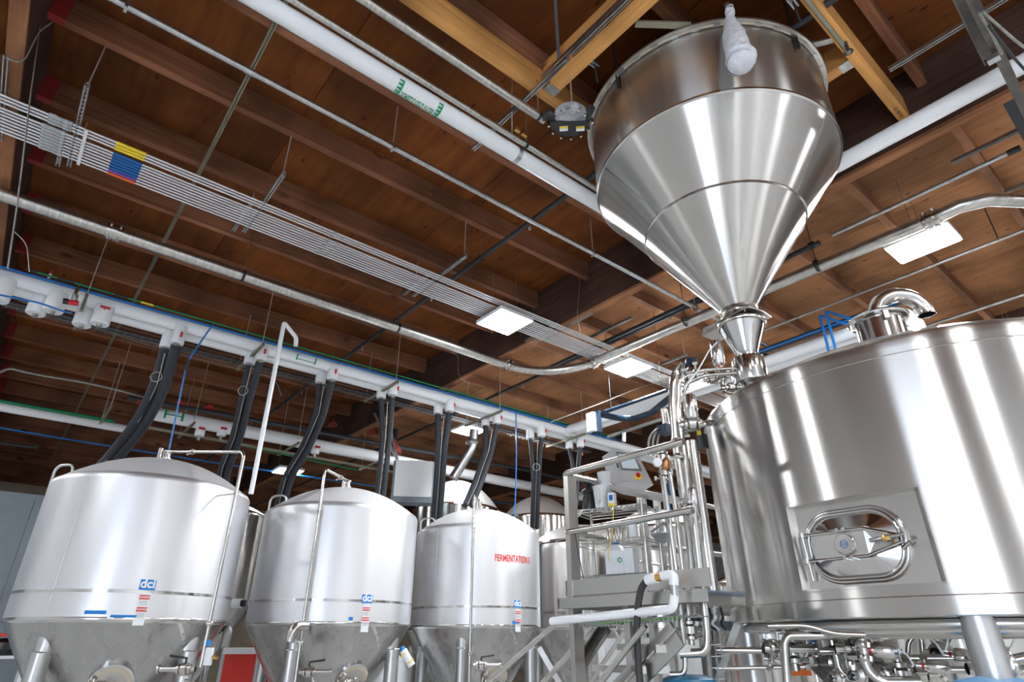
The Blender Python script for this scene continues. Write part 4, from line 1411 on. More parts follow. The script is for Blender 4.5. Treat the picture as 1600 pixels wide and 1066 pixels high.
# wire basket tray behind
tr = thing('wire_cable_tray', 'steel wire basket cable tray running beyond the white glycol mains', 'cable tray', (0, 10.0, 5.7))
n_w = 0
for k in range(7):
    yy = 9.93 + k * .05; zz = 5.69 if 0 < k < 6 else 5.74
    MB().box((-.9, yy - .003, zz - .003), (10.8, yy + .003, zz + .003)).build('long_wire', 'galv', tr)
mb = MB()
for k in range(96):
    x = -.85 + k * .12
    mb.box((x - .002, 9.93, 5.686), (x + .002, 10.23, 5.690))
o = mb.build('cross_wires', 'galv', tr); o['kind'] = 'stuff'
for i, k in enumerate((1.2, 2.1, 3.3)):
    MB().box((-.9, 9.96 + i * .07, 5.70), (10.8, 9.975 + i * .07, 5.715)).build('cable', 'black', tr)


def drop_caps(px, py, n, label, lever='up', hoses=True, zl=.0, long_=.30, rr_=.115, sep=.17, open_=False):
    """white jacketed valve boxes hanging under the mains"""
    c = U(px, py, y=9.50)
    r = thing('jacketed_valve', label, 'valve', (c.x, 9.50, c.z))
    for k in range(n):
        y = 9.38 + .29 * k; x = c.x + .12 - (.24 * k)
        zb = c.z
        MB().lathe([(rr_, MZ - .06), (rr_, zb + .012), (rr_ - .012, zb), (0, zb)], (x, y, 0), 24).build('jacket', 'white', r)
        if open_:
            MB().cyl((x, y, zb - .04), (x, y, zb + .01), .025, 12).build('plug', 'galvd', r)
    return r, c


caps = [((8, 462), 'pair'), ((62, 492), None), ((140, 510), None)]
def one_cap(px, py, y, label, handle=False):
    c = U(px, py, y=y)
    r = thing('jacketed_valve', label, 'valve', tuple(c), 'open-ended jacketed valves')
    q_ = .118
    MB().lathe([(q_, MZ - .06), (q_, c.z + .012), (q_ - .012, c.z), (0, c.z)], (c.x, y, 0), 28).build('jacket', 'white', r)
    MB().cyl((c.x, y, c.z - .045), (c.x, y, c.z + .01), .035, 12).build('plug', 'galvd', r)
    if handle:
        h_ = Vector((c.x, y - q_, c.z + .20))
        MB().cyl(h_ - Vector((0, .05, 0)), h_ + Vector((0, .02, 0)), .02, 10).build('stem', 'galvd', r)
        MB().cyl(h_ - Vector((.06, .05, 0)), h_ + Vector((.06, -.05, 0)), .018, 10).build('handle', 'red', r)


one_cap(55, 491, 9.64, 'white valve jacket hanging lowest left under the glycol mains, left one of its pair')
one_cap(82, 487, 9.38, 'white valve jacket at the left end of the mains, right one of the first pair')
one_cap(127, 509, 9.64, 'white valve jacket of the second pair from the left, the left one')
one_cap(155, 507, 9.38, 'white valve jacket of the second pair from the left, with a red tee handle', True)
one_cap(-4, 470, 9.38, 'white valve jacket cut off by the left edge of the view')

# black hoses, two strands each
HOSE = [
    ((268, 541), [((262, 556), 9.45), ((250, 605), 9.7), ((222, 660), 10.2), ((180, 712), 10.9), ((150, 745), 11.1)], 'curving down behind the largest fermenter'),
    ((399, 566), [((396, 576), 9.5), ((384, 625), 9.8), ((370, 685), 10.3), ((350, 735), 10.8), ((345, 770), 11.0)], 'descending between the first and second fermenters'),
    ((510, 596), [((508, 606), 9.5), ((500, 650), 9.75), ((478, 700), 10.2), ((450, 745), 10.7), ((438, 790), 10.9)], 'curving down behind the second fermenter'),
    ((605, 620), [((607, 630), 9.5), ((604, 680), 9.6), ((598, 740), 9.7), ((592, 790), 9.9)], 'dropping straight down between the second and third fermenters'),
    ((694, 645), [((694, 655), 9.5), ((690, 700), 9.6), ((686, 760), 9.9), ((682, 815), 10.2)], 'dropping straight in front of the tall polished tank'),
    ((768, 664), [((769, 673), 9.5), ((764, 705), 9.5), ((745, 760), 9.3), ((731, 790), 9.15)], 'slanting onto the dome of the red-lettered fermenter'),
    ((838, 684), [((840, 694), 9.5), ((838, 740), 9.6), ((836, 800), 10.2), ((835, 825), 10.5)], 'dropping behind the right shoulder of the red-lettered fermenter'),
    ((899, 700), [((902, 708), 9.5), ((900, 730), 9.5), ((898, 760), 9.5), ((897, 790), 9.5)], 'partly hidden by the platform handrail'),
]
RED = [(279, 530), (407, 558), (519, 588), (616, 608), (703, 640), (778, 657), (845, 677), (908, 693)]
for i, (bp_, path, where) in enumerate(HOSE):
    c = U(*bp_, y=9.5)
    nm = ['first', 'second', 'third', 'fourth', 'fifth', 'sixth', 'seventh', 'eighth'][i]
    P0 = [U(*q, y=yy) for q, yy in path]
    for k in range(2):
        side = ['nearer', 'farther'][k]
        r = thing('jacketed_valve', '%s valve jacket of the %s hose pair from the left, under the glycol mains' % (side, nm), 'valve', (c.x, 9.38 + .26 * k, c.z), 'jacketed hose valves')
        y = 9.38 + .26 * k; x = c.x + .045 - .10 * k
        hw = .090
        MB().lathe([(hw, MZ - .05), (hw, c.z + .01), (hw - .01, c.z), (0, c.z)], (x, y, 0), 20).build('jacket', 'white', r)
        MB().lathe([(.03, 0), (.045, -.01), (.045, -.05), (.03, -.06)], (x, y, c.z), 12).build('hose_barb', 'galvd', r)
        if k == 0:
            hp = Vector((c.x + .045, 9.38 - .092, c.z + .13))
            if i < 3:
                MB().obox(hp + Vector((.012, -.008, 0)), (.014, 0, 0), (0, .012, 0), (0, 0, .04)).build('handle', 'red', r)
            else:
                MB().obox(hp + Vector((.06, .03, 0)), (.016, 0, 0), (0, .025, 0), (0, 0, .035)).build('handle', 'red', r)
                MB().cyl(hp + Vector((.03, .05, 0)), hp + Vector((.085, .05, 0)), .012, 8).build('stem', 'galvd', r)
        h = thing('insulated_hose', '%s black hose of the pair %s' % (side, where), 'hose', tuple(P0[-1]), 'black glycol hoses')
        off = Vector((.05 - .10 * k, -.03 + .06 * k, 0)) * (1.2 if i == 0 else .95)
        P = [Vector((x, y, c.z - .02))] + [p + off for p in P0[1:]]
        P = bend(P, .6, 6)
        MB().tube(P, [.074, .056, .056, .048, .060, .058, .050, .050][i], 14).build('foam_cover', 'foam', h)
        if k == 0:
            MB().tube([p + Vector((-.05, -.06, 0)) for p in P0], .008, 6).build('sensor_cable', 'galvd', h)
            if i in (0, 1, 6):
                MB().torus(P0[1] + Vector((-.10, -.12, .1)), (.5, 1, .1), .075, .007, 20, 6).build('cable_coil', 'galvd', h)
            if i in (5, 6, 7):
                MB().obox(P0[0] + Vector((.09, -.05, -.02)), (.028, 0, 0), (0, .02, 0), (0, 0, .03)).build('actuator_plug', 'orange', h)

# brass ball valve with blue/red quick coupler at the left
vq = U(115, 470, y=9.15)
r = thing('ball_valve', 'small ball valve with a red collar on the left end of the glycol mains', 'valve', tuple(vq))
MB().tube([vq + Vector((0, 0, .22)), vq + Vector((-.01, 0, .10))], .02, 10).build('stem', 'brass', r)
MB().lathe([(.02, .10), (.035, .09), (.035, .02), (.02, 0)], vq, 12).build('body', 'galvd', r)
MB().cyl(vq - Vector((.06, 0, .04)), vq + Vector((.06, 0, -.02)), .035, 12).build('collar', 'red', r)
MB().cyl(vq - Vector((.11, 0, .045)), vq + Vector((-.05, 0, -.035)), .04, 12).build('coupler', 'black', r)
# small white gauge standing on the main
gq = U(77, 433, y=9.35); gq.z = MZ + .10
r = thing('small_vent_valve', 'tiny white and red vent valve standing on the left end of the glycol pipe', 'valve', tuple(gq))
MB().cyl(gq, gq + Vector((0, 0, .08)), .018, 10).build('body', 'jug', r)
MB().cyl(gq + Vector((0, 0, .08)), gq + Vector((0, 0, .13)), .014, 10).build('cap', 'red', r)
# blue air lines
def line(name, q, r_, m, label, cat='pipe', y=None, z=None, br=.05, seg=8):
    P = [U(p[0], p[1], y=(p[2] if len(p) > 2 else y)) for p in q]
    return tag(MB().tube(bend(P, br), r_, seg).build(name, m), label, cat)


line('blue_air_pipe', [(-20, 457), (60, 473), (100, 487), (112, 489)], .013, 'bluep', 'blue air line crossing in front of the left valve caps', y=9.05)
line('blue_air_pipe', [(333, 507), (318, 528), (295, 562), (290, 578), (275, 650), (262, 712)], .012, 'bluep', 'blue air line dropping to the dome of the largest fermenter', y=9.1)
line('blue_air_pipe', [(806, 645), (807, 700), (806, 760), (804, 815)], .012, 'bluep', 'straight blue air line dropping right of the slanting hoses', y=9.2)
line('blue_air_pipe', [(-20, 665), (90, 684), (240, 708), (330, 722), (460, 742), (600, 762)], .018, 'bluep', 'far blue air pipe crossing behind the fermenter domes', y=15.5)
line('blue_air_pipe', [(640, 768), (760, 782), (810, 790)], .018, 'bluep', 'far blue air pipe seen beside the tall polished tank', y=15.5)
# cable ties on the blue drop
for (px, py, lb) in ((293, 570, 'dark tie'),):
    c = U(px, py, y=9.08)
    tag(MB().cyl(c - Vector((0, 0, .09)), c + Vector((0, 0, .08)), .02, 8).build('blue_sleeve', 'black'), 'black sleeve on the blue air line left of the second hose pair', 'sleeve')
# white pvc pole with hook
q = [U(462, 541, y=8.3), U(463, 528, y=8.3), U(444, 504, y=8.3), U(395, 770, y=8.15)]
q[3] = Vector((q[2].x, q[2].y, U(395, 770, y=8.2).z))
tag(MB().tube(bend(q, .04, 3), .032, 12).build('white_vent_pipe', 'white'), 'thin white pipe rising behind the largest fermenter and hooked over at the top', 'pipe')

# ================================================================== FAR GLYCOL MAIN and clutter beyond
FZ = 5.55
fm_ = thing('far_glycol_main', 'white jacketed pipe running farther back, beyond the fermenter domes', 'pipe', (0, 13.5, FZ))
fy = U(300, 658, z=FZ).y
MB().cyl((U(243, 645, y=fy).x, fy, FZ), (14.5, fy, FZ), .135, 20).build('jacket', 'white', fm_)
for px in (300, 384, 470, 560):
    x = U(px, 660, y=fy).x
    MB().lathe([(.136, -.01), (.139, -.01), (.139, .01), (.136, .01)], (x, fy, FZ), 20, axis=(1, 0, 0)).build('jacket_seam', 'whitem', fm_)
gx = U(270, 650, y=fy).x
for dx in (-.16, 0.0, .16):
    MB().obox((gx + dx, fy - .138, FZ), (.02 if dx else .16, 0, 0), (0, .003, 0), (0, 0, .09 if dx else .01)).build('flow_arrow_print', 'greens', fm_)
for i, (px, lb) in enumerate(((313, 'left small white valve cap on the far white pipe'), (347, 'right small white valve cap on the far white pipe'),
                              (497, 'white valve cap on the far white pipe above the second fermenter'))):
    x = U(px, 672, y=fy).x
    zt = U(px, 666 if i < 2 else 696, y=fy).z
    r = thing('jacketed_valve', lb, 'valve', (x, fy, FZ - .5))
    MB().lathe([(.095, FZ), (.095, zt - .20), (.08, zt - .22), (0, zt - .22)], (x, fy - .02, 0), 18).build('jacket', 'white', r)
    MB().obox((x, fy - .13, zt - .08), (.06, 0, 0), (0, .02, 0), (0, 0, .02)).build('handle', 'red', r)
    MB().cyl((x, fy, zt - .30), (x, fy, zt - .2), .03, 8).build('plug', 'galvd', r)
nf = thing('near_white_pipe', 'white pipe with a green upper edge at the left, above the largest fermenter', 'pipe', (0, 13, FZ))
ny = U(0, 636, z=FZ).y
MB().cyl((-7.9, ny, FZ), (U(205, 670, y=ny).x, ny, FZ), .085, 16).build('jacket', 'white', nf)
MB().cyl((-7.9, ny - .06, FZ + .10), (U(180, 655, y=ny).x, ny - .06, FZ + .10), .032, 10).build('green_jacket', 'green', nf)
for i, (p1, p2) in enumerate((((153, 668), (147, 682)), ((285, 650), (277, 675)), ((462, 675), (433, 700)), ((140, 688), (118, 712)))):
    pass
fs = thing('pipe_support_strut', 'olive strut running beside the far white pipe', 'strut', (0, fy + .4, FZ - .2))
strut_mb((U(222, 668, y=fy).x, fy + .35, FZ - .2), (U(720, 770, y=fy).x, fy + .35, FZ - .2), .06, .05).build('channel', 'olive', fs)
for px in (155, 285, 462, 620):
    a = U(px, 660 + (px - 155) * .09, z=FZ - .05)
    a = Vector((a.x, fy, FZ - .17))
    r = thing('trapeze_hanger', 'small olive strut under the far white pipe, %s' % {155: 'at its left end', 285: 'right of the green print', 462: 'above the second fermenter', 620: 'left of the white cabinet'}[px], 'hanger', tuple(a))
    strut_mb(a + Vector((0, -.5, 0)), a + Vector((0, .8, 0))).build('strut', 'olive', r)
    rod(r, a.x, a.y - .42, a.z); rod(r, a.x, a.y + .72, a.z)
# green pipes and dark sprinkler main far back
line('green_pipe', [(232, 668), (300, 680), (420, 705), (560, 735)], .022, 'green', 'far green pipe under the far white pipe', y=fy + .7)
line('far_black_pipe', [(200, 622), (350, 648), (500, 676), (640, 702), (800, 730), (890, 750)], .05, 'blacki', 'black iron pipe behind and above the far white pipe', y=fy - .25)
line('far_black_pipe', [(-20, 690), (60, 700)], .03, 'blacki', 'short dark pipe at the far left', y=16)
for i, (px, py) in enumerate(((281, 633), (327, 639), (222, 630), (520, 664), (580, 676), (615, 705))):
    c = U(px, py, y=fy - .25)
    w_ = thing('red_valve_wheel', ['bright red valve wheel left of the other one, over the green print', 'bright red valve wheel right of the green print', 'dull red coupling where the near white pipe ends',
              'dark red coupling above the second fermenter', 'small red coupling near the wooden girder', 'red fire bell shape hanging above the white cabinet'][i], 'valve', tuple(c))
    MB().torus(c, (0, .4, 1), .08, .018, 16, 8).build('rim', 'red' if i < 2 else 'redend', w_)
    MB().cyl(c - Vector((0, 0, .02)), c + Vector((0, 0, .10)), .03, 8).build('hub', 'red' if i < 2 else 'redend', w_)
    MB().bar(c - Vector((.08, 0, 0)), c + Vector((.08, 0, 0)), .02, .02).build('spoke', 'red' if i < 2 else 'redend', w_)
    if i == 5:
        MB().lathe([(.05, .3), (.06, .2), (.18, .05), (.20, -.05), (0, -.06)], c, 20).build('bell', 'redend', w_)
        MB().cyl(c + Vector((0, 0, .3)), c + Vector((0, 0, .55)), .07, 12).build('drop', 'black', w_)
# loose wires slung under the joists
for i, (q, m, lb, y) in enumerate((([(0, 582), (14, 575), (60, 586), (125, 596), (180, 608), (230, 622)], 'galvd', 'slack grey and blue cable bundle slung across the far left joists', 13.2),
                                ([(30, 470), (120, 500), (200, 530), (285, 555), (385, 580), (430, 590), (440, 620)], 'galvd', 'thin conduit slung below the mains at the left', 10.6),
                                ([(20, 360), (42, 380), (46, 425)], 'galvd', 'grey wire hanging down the left girder', 8.0),
                                ([(82, 35), (62, 48), (40, 92), (28, 98), (8, 90)], 'galvd', 'loose grey wire looping across the left girder', 5.0),
                                ([(68, 0), (60, 60), (45, 170), (30, 300), (12, 420)], 'galvd', 'long wire stapled along the left girder face', 5.5),
                                ([(905, 430), (906, 450), (901, 490), (907, 520)], 'galvd', 'wire hanging from the middle girder, left of the bend', 5.6),
                                ([(705, 470 + 80), (716, 555), (716, 590), (735, 600)], 'galvd', 'thin wire dropping from the girder left of the bend', 9.0),
                                ([(860, 660), (940, 630), (1000, 605), (1060, 590)], 'galvd', 'thin cable slung below the second LED panel', 7.0),
                                ([(1185, 458), (1200, 470), (1212, 490)], 'jug', 'pale wire beside the lower cone of the hopper', 4.6))):
    P = [U(p[0], p[1], y=y) for p in q]
    tag(MB().tube(bend(P, .3, 4), .006 if i else .025, 6).build('cable', m), lb, 'cable')
# steep cables from the rack to the girder etc
for (p1, p2, z1_, z2_, lb) in (((545, 552), (700, 535 + 60), 6.4, 6.4, 'thin guy wire under the middle girder'),):
    pass

# ================================================================== glycol main running toward the right, behind the tun
zz = MZ
yb2 = U(1165, 575, z=MZ).y
g2 = thing('cross_glycol_main', 'pair of white jacketed pipes crossing behind the mash tun rim', 'pipe', (10.6, 6, zz))
xg2 = U(1270, 545, z=zz).x
yg2 = U(1428, 482, z=zz).y
MB().tube(bend([(xg2 - .12, yg2 + .1, 2.4), (xg2 - .12, yg2 + .1, zz), (xg2 - .12, 9.3, zz)], .15), .10, 20).build('jacket', 'white', g2)
MB().tube(bend([(xg2 + .14, yg2 + .1, 2.4), (xg2 + .14, yg2 + .1, zz), (xg2 + .14, 9.3, zz)], .15), .10, 20).build('jacket', 'white', g2)
dbp = thing('dark_blue_pipe', 'dark blue pipe above the white pipes behind the mash tun', 'pipe', (xg2, 5, zz + .15))
MB().cyl((xg2 - .30, yg2, zz + .12), (xg2 - .30, yb2, zz + .12), .05, 12).build('tube', 'darkblue', dbp)
MB().cyl((xg2 - .37, yg2, zz + .10), (xg2 - .37, yb2, zz + .10), .018, 8).build('air_line', 'bluep', dbp)
for k, (p, q_) in enumerate((((1283, 502), (1293, 545)), ((1292, 495), (1302, 540)))):
    a = U(*p, x=xg2 - .45); b_ = U(*q_, x=xg2 - .45)
    MB().tube(bend([a + Vector((0, -.35, -.2)), a + Vector((0, 0, .1)), Vector((a.x, a.y, b_.z - .2))], .04), .022, 8).build('air_loop', 'bluep', dbp)
for k in range(2):
    a = U(1180 + k * 45, 545 + k * 20, z=6.0)
# two pipes under the hopper neck running to the right behind
for k, (p1, p2, m, lb, r_) in enumerate((((1184, 534), (1240, 566), 'galv', 'pale conduit emerging right of the hydrator', .028), ((1184, 548), (1232, 572), 'blacki', 'dark pipe emerging right of the hydrator', .03))):
    a = U(*p1, z=6.0); b_ = U(*p2, z=6.0)
    tag(MB().cyl(a - Vector((.2, 0, 0)), Vector((b_.x + .6, a.y, 6.0)), r_, 10).build('roof_pipe', m), lb, 'pipe')
# hanging blue-framed box unit between the mains and the platform
def fan_unit():
    z0 = 5.3
    P = lambda px, py, z=5.3: U(px, py, z=z)
    a, b_, c, d = P(947, 643), P(1045, 612), P(1047, 622), P(965, 652)
    r = thing('dock_light_canopy', 'blue-edged white sheet awning hung from the roof behind the platform', 'awning', tuple(P(980, 640)))
    top = [P(945, 644), P(1040, 612), P(1048, 616), P(1030, 636), P(990, 650), P(962, 648)]
    MB().prism(top, (0, 0, .04)).build('sheet', 'whitem', r)
    MB().tube([P(943, 645), P(1042, 610)], .035, 8).build('edge_rail', 'darkblue', r)
    MB().tube(bend([P(942, 647), P(980, 655), P(1015, 646), P(1050, 618)], .3), .075, 10).build('lower_edge', 'darkblue', r)
    q = P(927, 655)
    MB().obox(P(932, 660), (.04, 0, 0), (0, .10, 0), (0, 0, .22)).build('end_plate', 'darkblue', r)
    MB().obox(P(924, 660), (.05, 0, 0), (0, .09, 0), (0, 0, .19)).build('side_panel', 'white', r)
    for p in ((955, 640), (1035, 612)):
        v = P(*p); rod(r, v.x, v.y, v.z, 6.9, r=.004, m='blacki')
    return r


fan_unit()
for (p1, p2, lb) in (((950, 683), (1035, 655), 'grey rail hung below the blue-edged awning'), ((975, 675), (975, 690), 'short white post under the awning rail')):
    a = U(*p1, z=5.1); b_ = U(*p2, z=5.1 if p1[0] != p2[0] else 4.9)
    tag(MB().bar(a, b_, .05, .05).build('hung_rail', 'galvd' if 'grey' in lb else 'white'), lb, 'rail')

# white cabinet on the far side
wc = thing('white_cabinet', 'white wall cabinet with a grey underside hung behind the second and third fermenters', 'cabinet', tuple(UD(648, 785, 14.5)))
a, b_, c, d = UD(619, 720, 13.6), UD(677, 720, 13.6), UD(676, 776, 13.6), UD(614, 776, 13.6)
wv = (b_ - a); wv.z = 0; L = wv.length; wv.normalize(); nv = Vector((-wv.y, wv.x, 0)); nv = nv if nv.dot(FH) > 0 else -nv
x0v = (a + b_) / 2
ztop, zbot = (a.z + b_.z) / 2, (c.z + d.z) / 2
cc = Vector((x0v.x, x0v.y, (ztop + zbot) / 2))
MB().obox(cc + nv * .02, wv * L * .5, nv * .02, Vector((0, 0, (ztop - zbot) / 2))).build('door', 'whitem', wc)
MB().obox(cc + nv * .24 - Vector((0, 0, .06)), wv * (L * .5 + .05), nv * .2, Vector((0, 0, (ztop - zbot) / 2 + .06))).build('body', 'panelg', wc)
for s in (-1, 1):
    MB().bar(cc + nv * .2 - wv * (L * .45) + Vector((0, 0, (ztop - zbot) / 2)), Vector((cc.x, cc.y, 0)) + nv * .2 - wv * (L * .45 + .5 + .15 * s) + Vector((0, 0, min(ztop + 1.15, 6.95))), .05, .05).build('diagonal_stay', 'galv', wc)
# flue of the cabinet / heater
fl = thing('flue_pipe', 'grey elbowed flue pipe hanging below the far LED panel', 'pipe', tuple(UD(735, 700, 12.2)))
MB().tube(bend([UD(741, 672, 12.6), UD(738, 700, 12.6), UD(708, 748, 12.6)], .15), .10, 18).build('tube', 'galv', fl)
MB().lathe([(.12, -.05), (.15, 0), (.12, .06)], UD(738, 692, 12.6), 18).build('collar', 'galv', fl)

# ================================================================== cold room at the left
cr = thing('cold_room', 'grey insulated panel cold room behind the largest fermenter, at the left edge', 'cold room', (-2, 15, FLOOR))
yw = 16.0
zt = U(20, 777, y=yw).z
xr = 2.3
xs = [-8.0, -6.8, -5.6, -4.4, -3.2, -2.0, -.8, U(38, 830, y=yw).x, U(38, 830, y=yw).x + 1.2, U(38, 830, y=yw).x + 2.2]
for i in range(len(xs) - 1):
    MB().box((xs[i] + .004, yw, FLOOR), (xs[i + 1] - .004, yw + .1, zt)).build('wall_panel', 'panelg', cr)
MB().box((-8.0, yw, zt), (xs[-1], yw + 3, zt + .1)).build('roof_panel', 'panelg', cr)
# low clutter behind the largest fermenter
sh = thing('stock_shelf', 'low white shelf with dark bags at the bottom left corner', 'shelf', tuple(U(8, 1010, y=12)))
q = U(5, 1025, y=12); 
MB().box((q.x - 1.5, 12, q.z - .04), (q.x + .35, 12.5, q.z)).build('board', 'jug', sh)
q2 = U(5, 990, y=12)
MB().box((q.x - 1.5, 12, q2.z - .04), (q.x + .30, 12.5, q2.z)).build('board', 'redp', sh)
for x in (q.x - 1.4, q.x + .25):
    MB().box((x, 12, FLOOR), (x + .05, 12.5, q2.z + .3)).build('post', 'jug', sh)
for k in range(3):
    cxk = q.x - .9 + k * .45
    tag(MB().lathe([(.0, 0), (.2, .0), (.23, .08), (.2, .17), (.1, .22), (0, .23)], (cxk, 12.25, q.z), 16).build('dark_bag', 'black'),
        'dark bag on the low shelf, %s of the three' % ['leftmost', 'middle', 'rightmost'][k], 'bag', 'bags on the low shelf')

# ================================================================== WORK PLATFORM
PX, PY = 3.50, 3.57
PZD = 1.785
plat = thing('work_platform', 'raised stainless work platform with handrails between the fermenters and the mash tun', 'platform', (PX, PY, FLOOR))
PYE = 1.95


def sq(root, name, a, b_, w_=.05, m='frame', h=None, up=(1, 0, 0)):
    return MB().bar(a, b_, w_, h or w_, up).build(name, m, root)


# deck plate and fascia
MB().box((PX - .05, 2.30, PZD - .075), (PX - .04, PY + .06, PZD)).build('fascia', 'frame', plat)
MB().box((PX - .05, PY + .05, PZD - .075), (PX + 2.6, PY + .06, PZD)).build('fascia', 'frame', plat)
MB().box((PX - .04, 2.30, PZD - .02), (PX + .42, PY + .05, PZD - .01)).build('deck', 'grate', plat)
MB().box((PX + .42, 3.24, PZD - .02), (PX + 2.6, PY + .05, PZD - .01)).build('deck', 'grate', plat)
for k in range(7):
    yj = 2.45 + k * .18
    xj = PX + 2.6 if yj > 3.2 else TX - math.sqrt(max(0, TR * TR - (yj - TY) ** 2)) - .06
    MB().box((PX - .03, yj, PZD - .07), (xj, yj + .01, PZD - .02)).build('joist', 'frame', plat)
MB().box((PX, 2.30, PZD + .015), (PX + .008, PY + .02, PZD + .125)).build('kick_plate', 'frame', plat)
MB().box((PX, PY + .012, PZD + .015), (PX + 2.5, PY + .02, PZD + .125)).build('kick_plate', 'frame', plat)
for zr_ in (2.74, 2.27):
    MB().tube(bend([(PX, 2.36, zr_), (PX, PY, zr_), (PX + 2.4, PY, zr_)], .06), .025, 12).build('handrail', 'pipe', plat)
for (x, y, z1_) in ((PX + .02, PY - .03, 2.73), (PX + .09, PY - .01, 2.73), (PX + 1.2, PY - .02, 2.73), (PX + 2.3, PY - .02, 2.73)):
    MB().box((x - .025, y - .025, FLOOR), (x + .025, y + .025, z1_)).build('post', 'frame', plat)
for (px, py, D) in ((1012, 890, 5.6), (985, 1000, 4.75)):
    q = UD(px, py, D)
    MB().box((q.x - .028, q.y - .028, FLOOR), (q.x + .028, q.y + .028, 2.9 if py < 950 else PZD - .02)).build('post', 'frame', plat)
# stairs under the deck, coming down toward the left
st = thing('platform_stair', 'stainless stair under the work platform, slanting down to the left', 'stairs', (PX, 3, FLOOR))


def seg_px(root, name, p1, p2, x1_, x2_, w_, h, m, up=(0, 0, 1)):
    a = U(*p1, x=x1_); b_ = U(*p2, x=x2_)
    e = (b_ - a).normalized()
    return MB().bar(a, b_ + e * .9, w_, h, up).build(name, m, root)


seg_px(st, 'stringer', (1058, 990), (985, 1066), 3.42, 3.42, .012, .16, 'frame')
seg_px(st, 'stringer_flange', (1060, 982), (980, 1066), 3.41, 3.41, .05, .012, 'pipe')
seg_px(st, 'stringer', (978, 985), (925, 1062), 4.1, 4.1, .05, .012, 'pipe')
for k, (p1, p2) in enumerate((((985, 1011), (1052, 1014)), ((945, 1044), (1020, 1047)))):
    a = U(*p1, x=4.1); b_ = U(*p2, x=3.45)
    MB().bar(a, b_, .22, .045, (0, 0, 1)).build('tread', 'frame', st)
for k, (p1, p2) in enumerate((((872, 972), (765, 1064)), ((928, 978), (850, 1066)), ((1008, 978), (940, 1064)))):
    x_ = (3.9, 3.9, 3.3)[k]
    a = U(*p1, x=x_); b_ = U(*p2, x=x_)
    MB().cyl(a, b_ + (b_ - a).normalized() * .8, .021, 12).build('stair_rail', 'pipe', st)
a = U(946, 980, x=3.75); b_ = U(898, 1052, x=3.75)
tag(strut_mb(a, b_, .085, .06, up=(1, 0, .2)).build('slanted_channel', 'dksteel'), 'dark slanted steel channel below the platform', 'beam')
a = UD(842, 1012, 6.4); b_ = UD(872, 1064, 6.4)
tag(MB().bar(a, b_ + (b_ - a) * .6, .05, .05).build('diagonal_brace', 'frame'), 'diagonal steel brace left of the platform posts', 'brace')
# white insulated pipe, elbows and black hose under the deck
xw = 3.36
wp = thing('white_insulated_pipe', 'white insulated pipe below the platform edge, turning up at its right end', 'pipe', tuple(U(950, 966, x=xw)))
P = [U(862, 971, x=xw), U(950, 964, x=xw), U(1052, 952, x=xw), U(1054, 930, x=xw)]
MB().tube(bend([P[0], P[2], P[3]], .05), .028, 14).build('insulation', 'white', wp)
MB().lathe([(.0, -.002), (.028, 0)], P[0], 12, axis=(0, 1, 0)).build('end_cap', 'white', wp)
c0 = U(1054, 925, x=xw)
MB().cyl(c0 + Vector((0, 0, -.03)), c0 + Vector((0, 0, .05)), .024, 12).build('union', 'galv', wp)
MB().tube(bend([c0 + Vector((0, 0, .04)), U(1053, 898, x=xw), U(1035, 900, x=xw)], .05), .030, 14).build('insulation', 'white', wp)
MB().cyl(U(1034, 901, x=xw), U(1026, 903, x=xw), .026, 12).build('hose_nipple', 'brass', wp)
MB().cyl(U(1026, 903, x=xw), U(1011, 907, x=xw), .033, 14).build('insulation', 'white', wp)
hp_ = [U(1011, 907, x=xw), U(1002, 918, x=xw), U(996, 950, x=xw), U(995, 1000, x=xw), U(1000, 1066, x=xw), U(1002, 1110, x=xw)]
tag(MB().tube(bend(hp_, .2, 5), .023, 12).build('black_hose', 'rubber'), 'thick black hose arching down in front of the work platform', 'hose')
wt = thing('cable_basket', 'wire cable basket with lime green cables just under the platform edge', 'cable tray', tuple(U(985, 972, x=3.45)))
for k in range(6):
    a = U(905, 974 + k * 1.5, x=3.42 + k * .06); b_ = U(1065, 962 + k * 1.5, x=3.42 + k * .06)
    MB().cyl(a, b_, .0035, 6).build('long_wire', 'galv', wt)
mb = MB()
for k in range(26):
    t = k / 25
    a = U(905, 974, x=3.42).lerp(U(1065, 962, x=3.42), t); mb.cyl(a, a + Vector((.3, 0, -.0)), .003, 5); mb.cyl(a, a + Vector((0, 0, -.04)), .003, 5)
o = mb.build('cross_wires', 'galv', wt); o['kind'] = 'stuff'
for k, m in enumerate(('lime', 'black', 'rubber')):
    MB().tube([U(930 + k * 20, 974, x=3.5 + k * .05), U(1000, 969, x=3.5 + k * .05), U(1064, 964, x=3.5 + k * .05)], .010, 6).build('cable', m, wt)

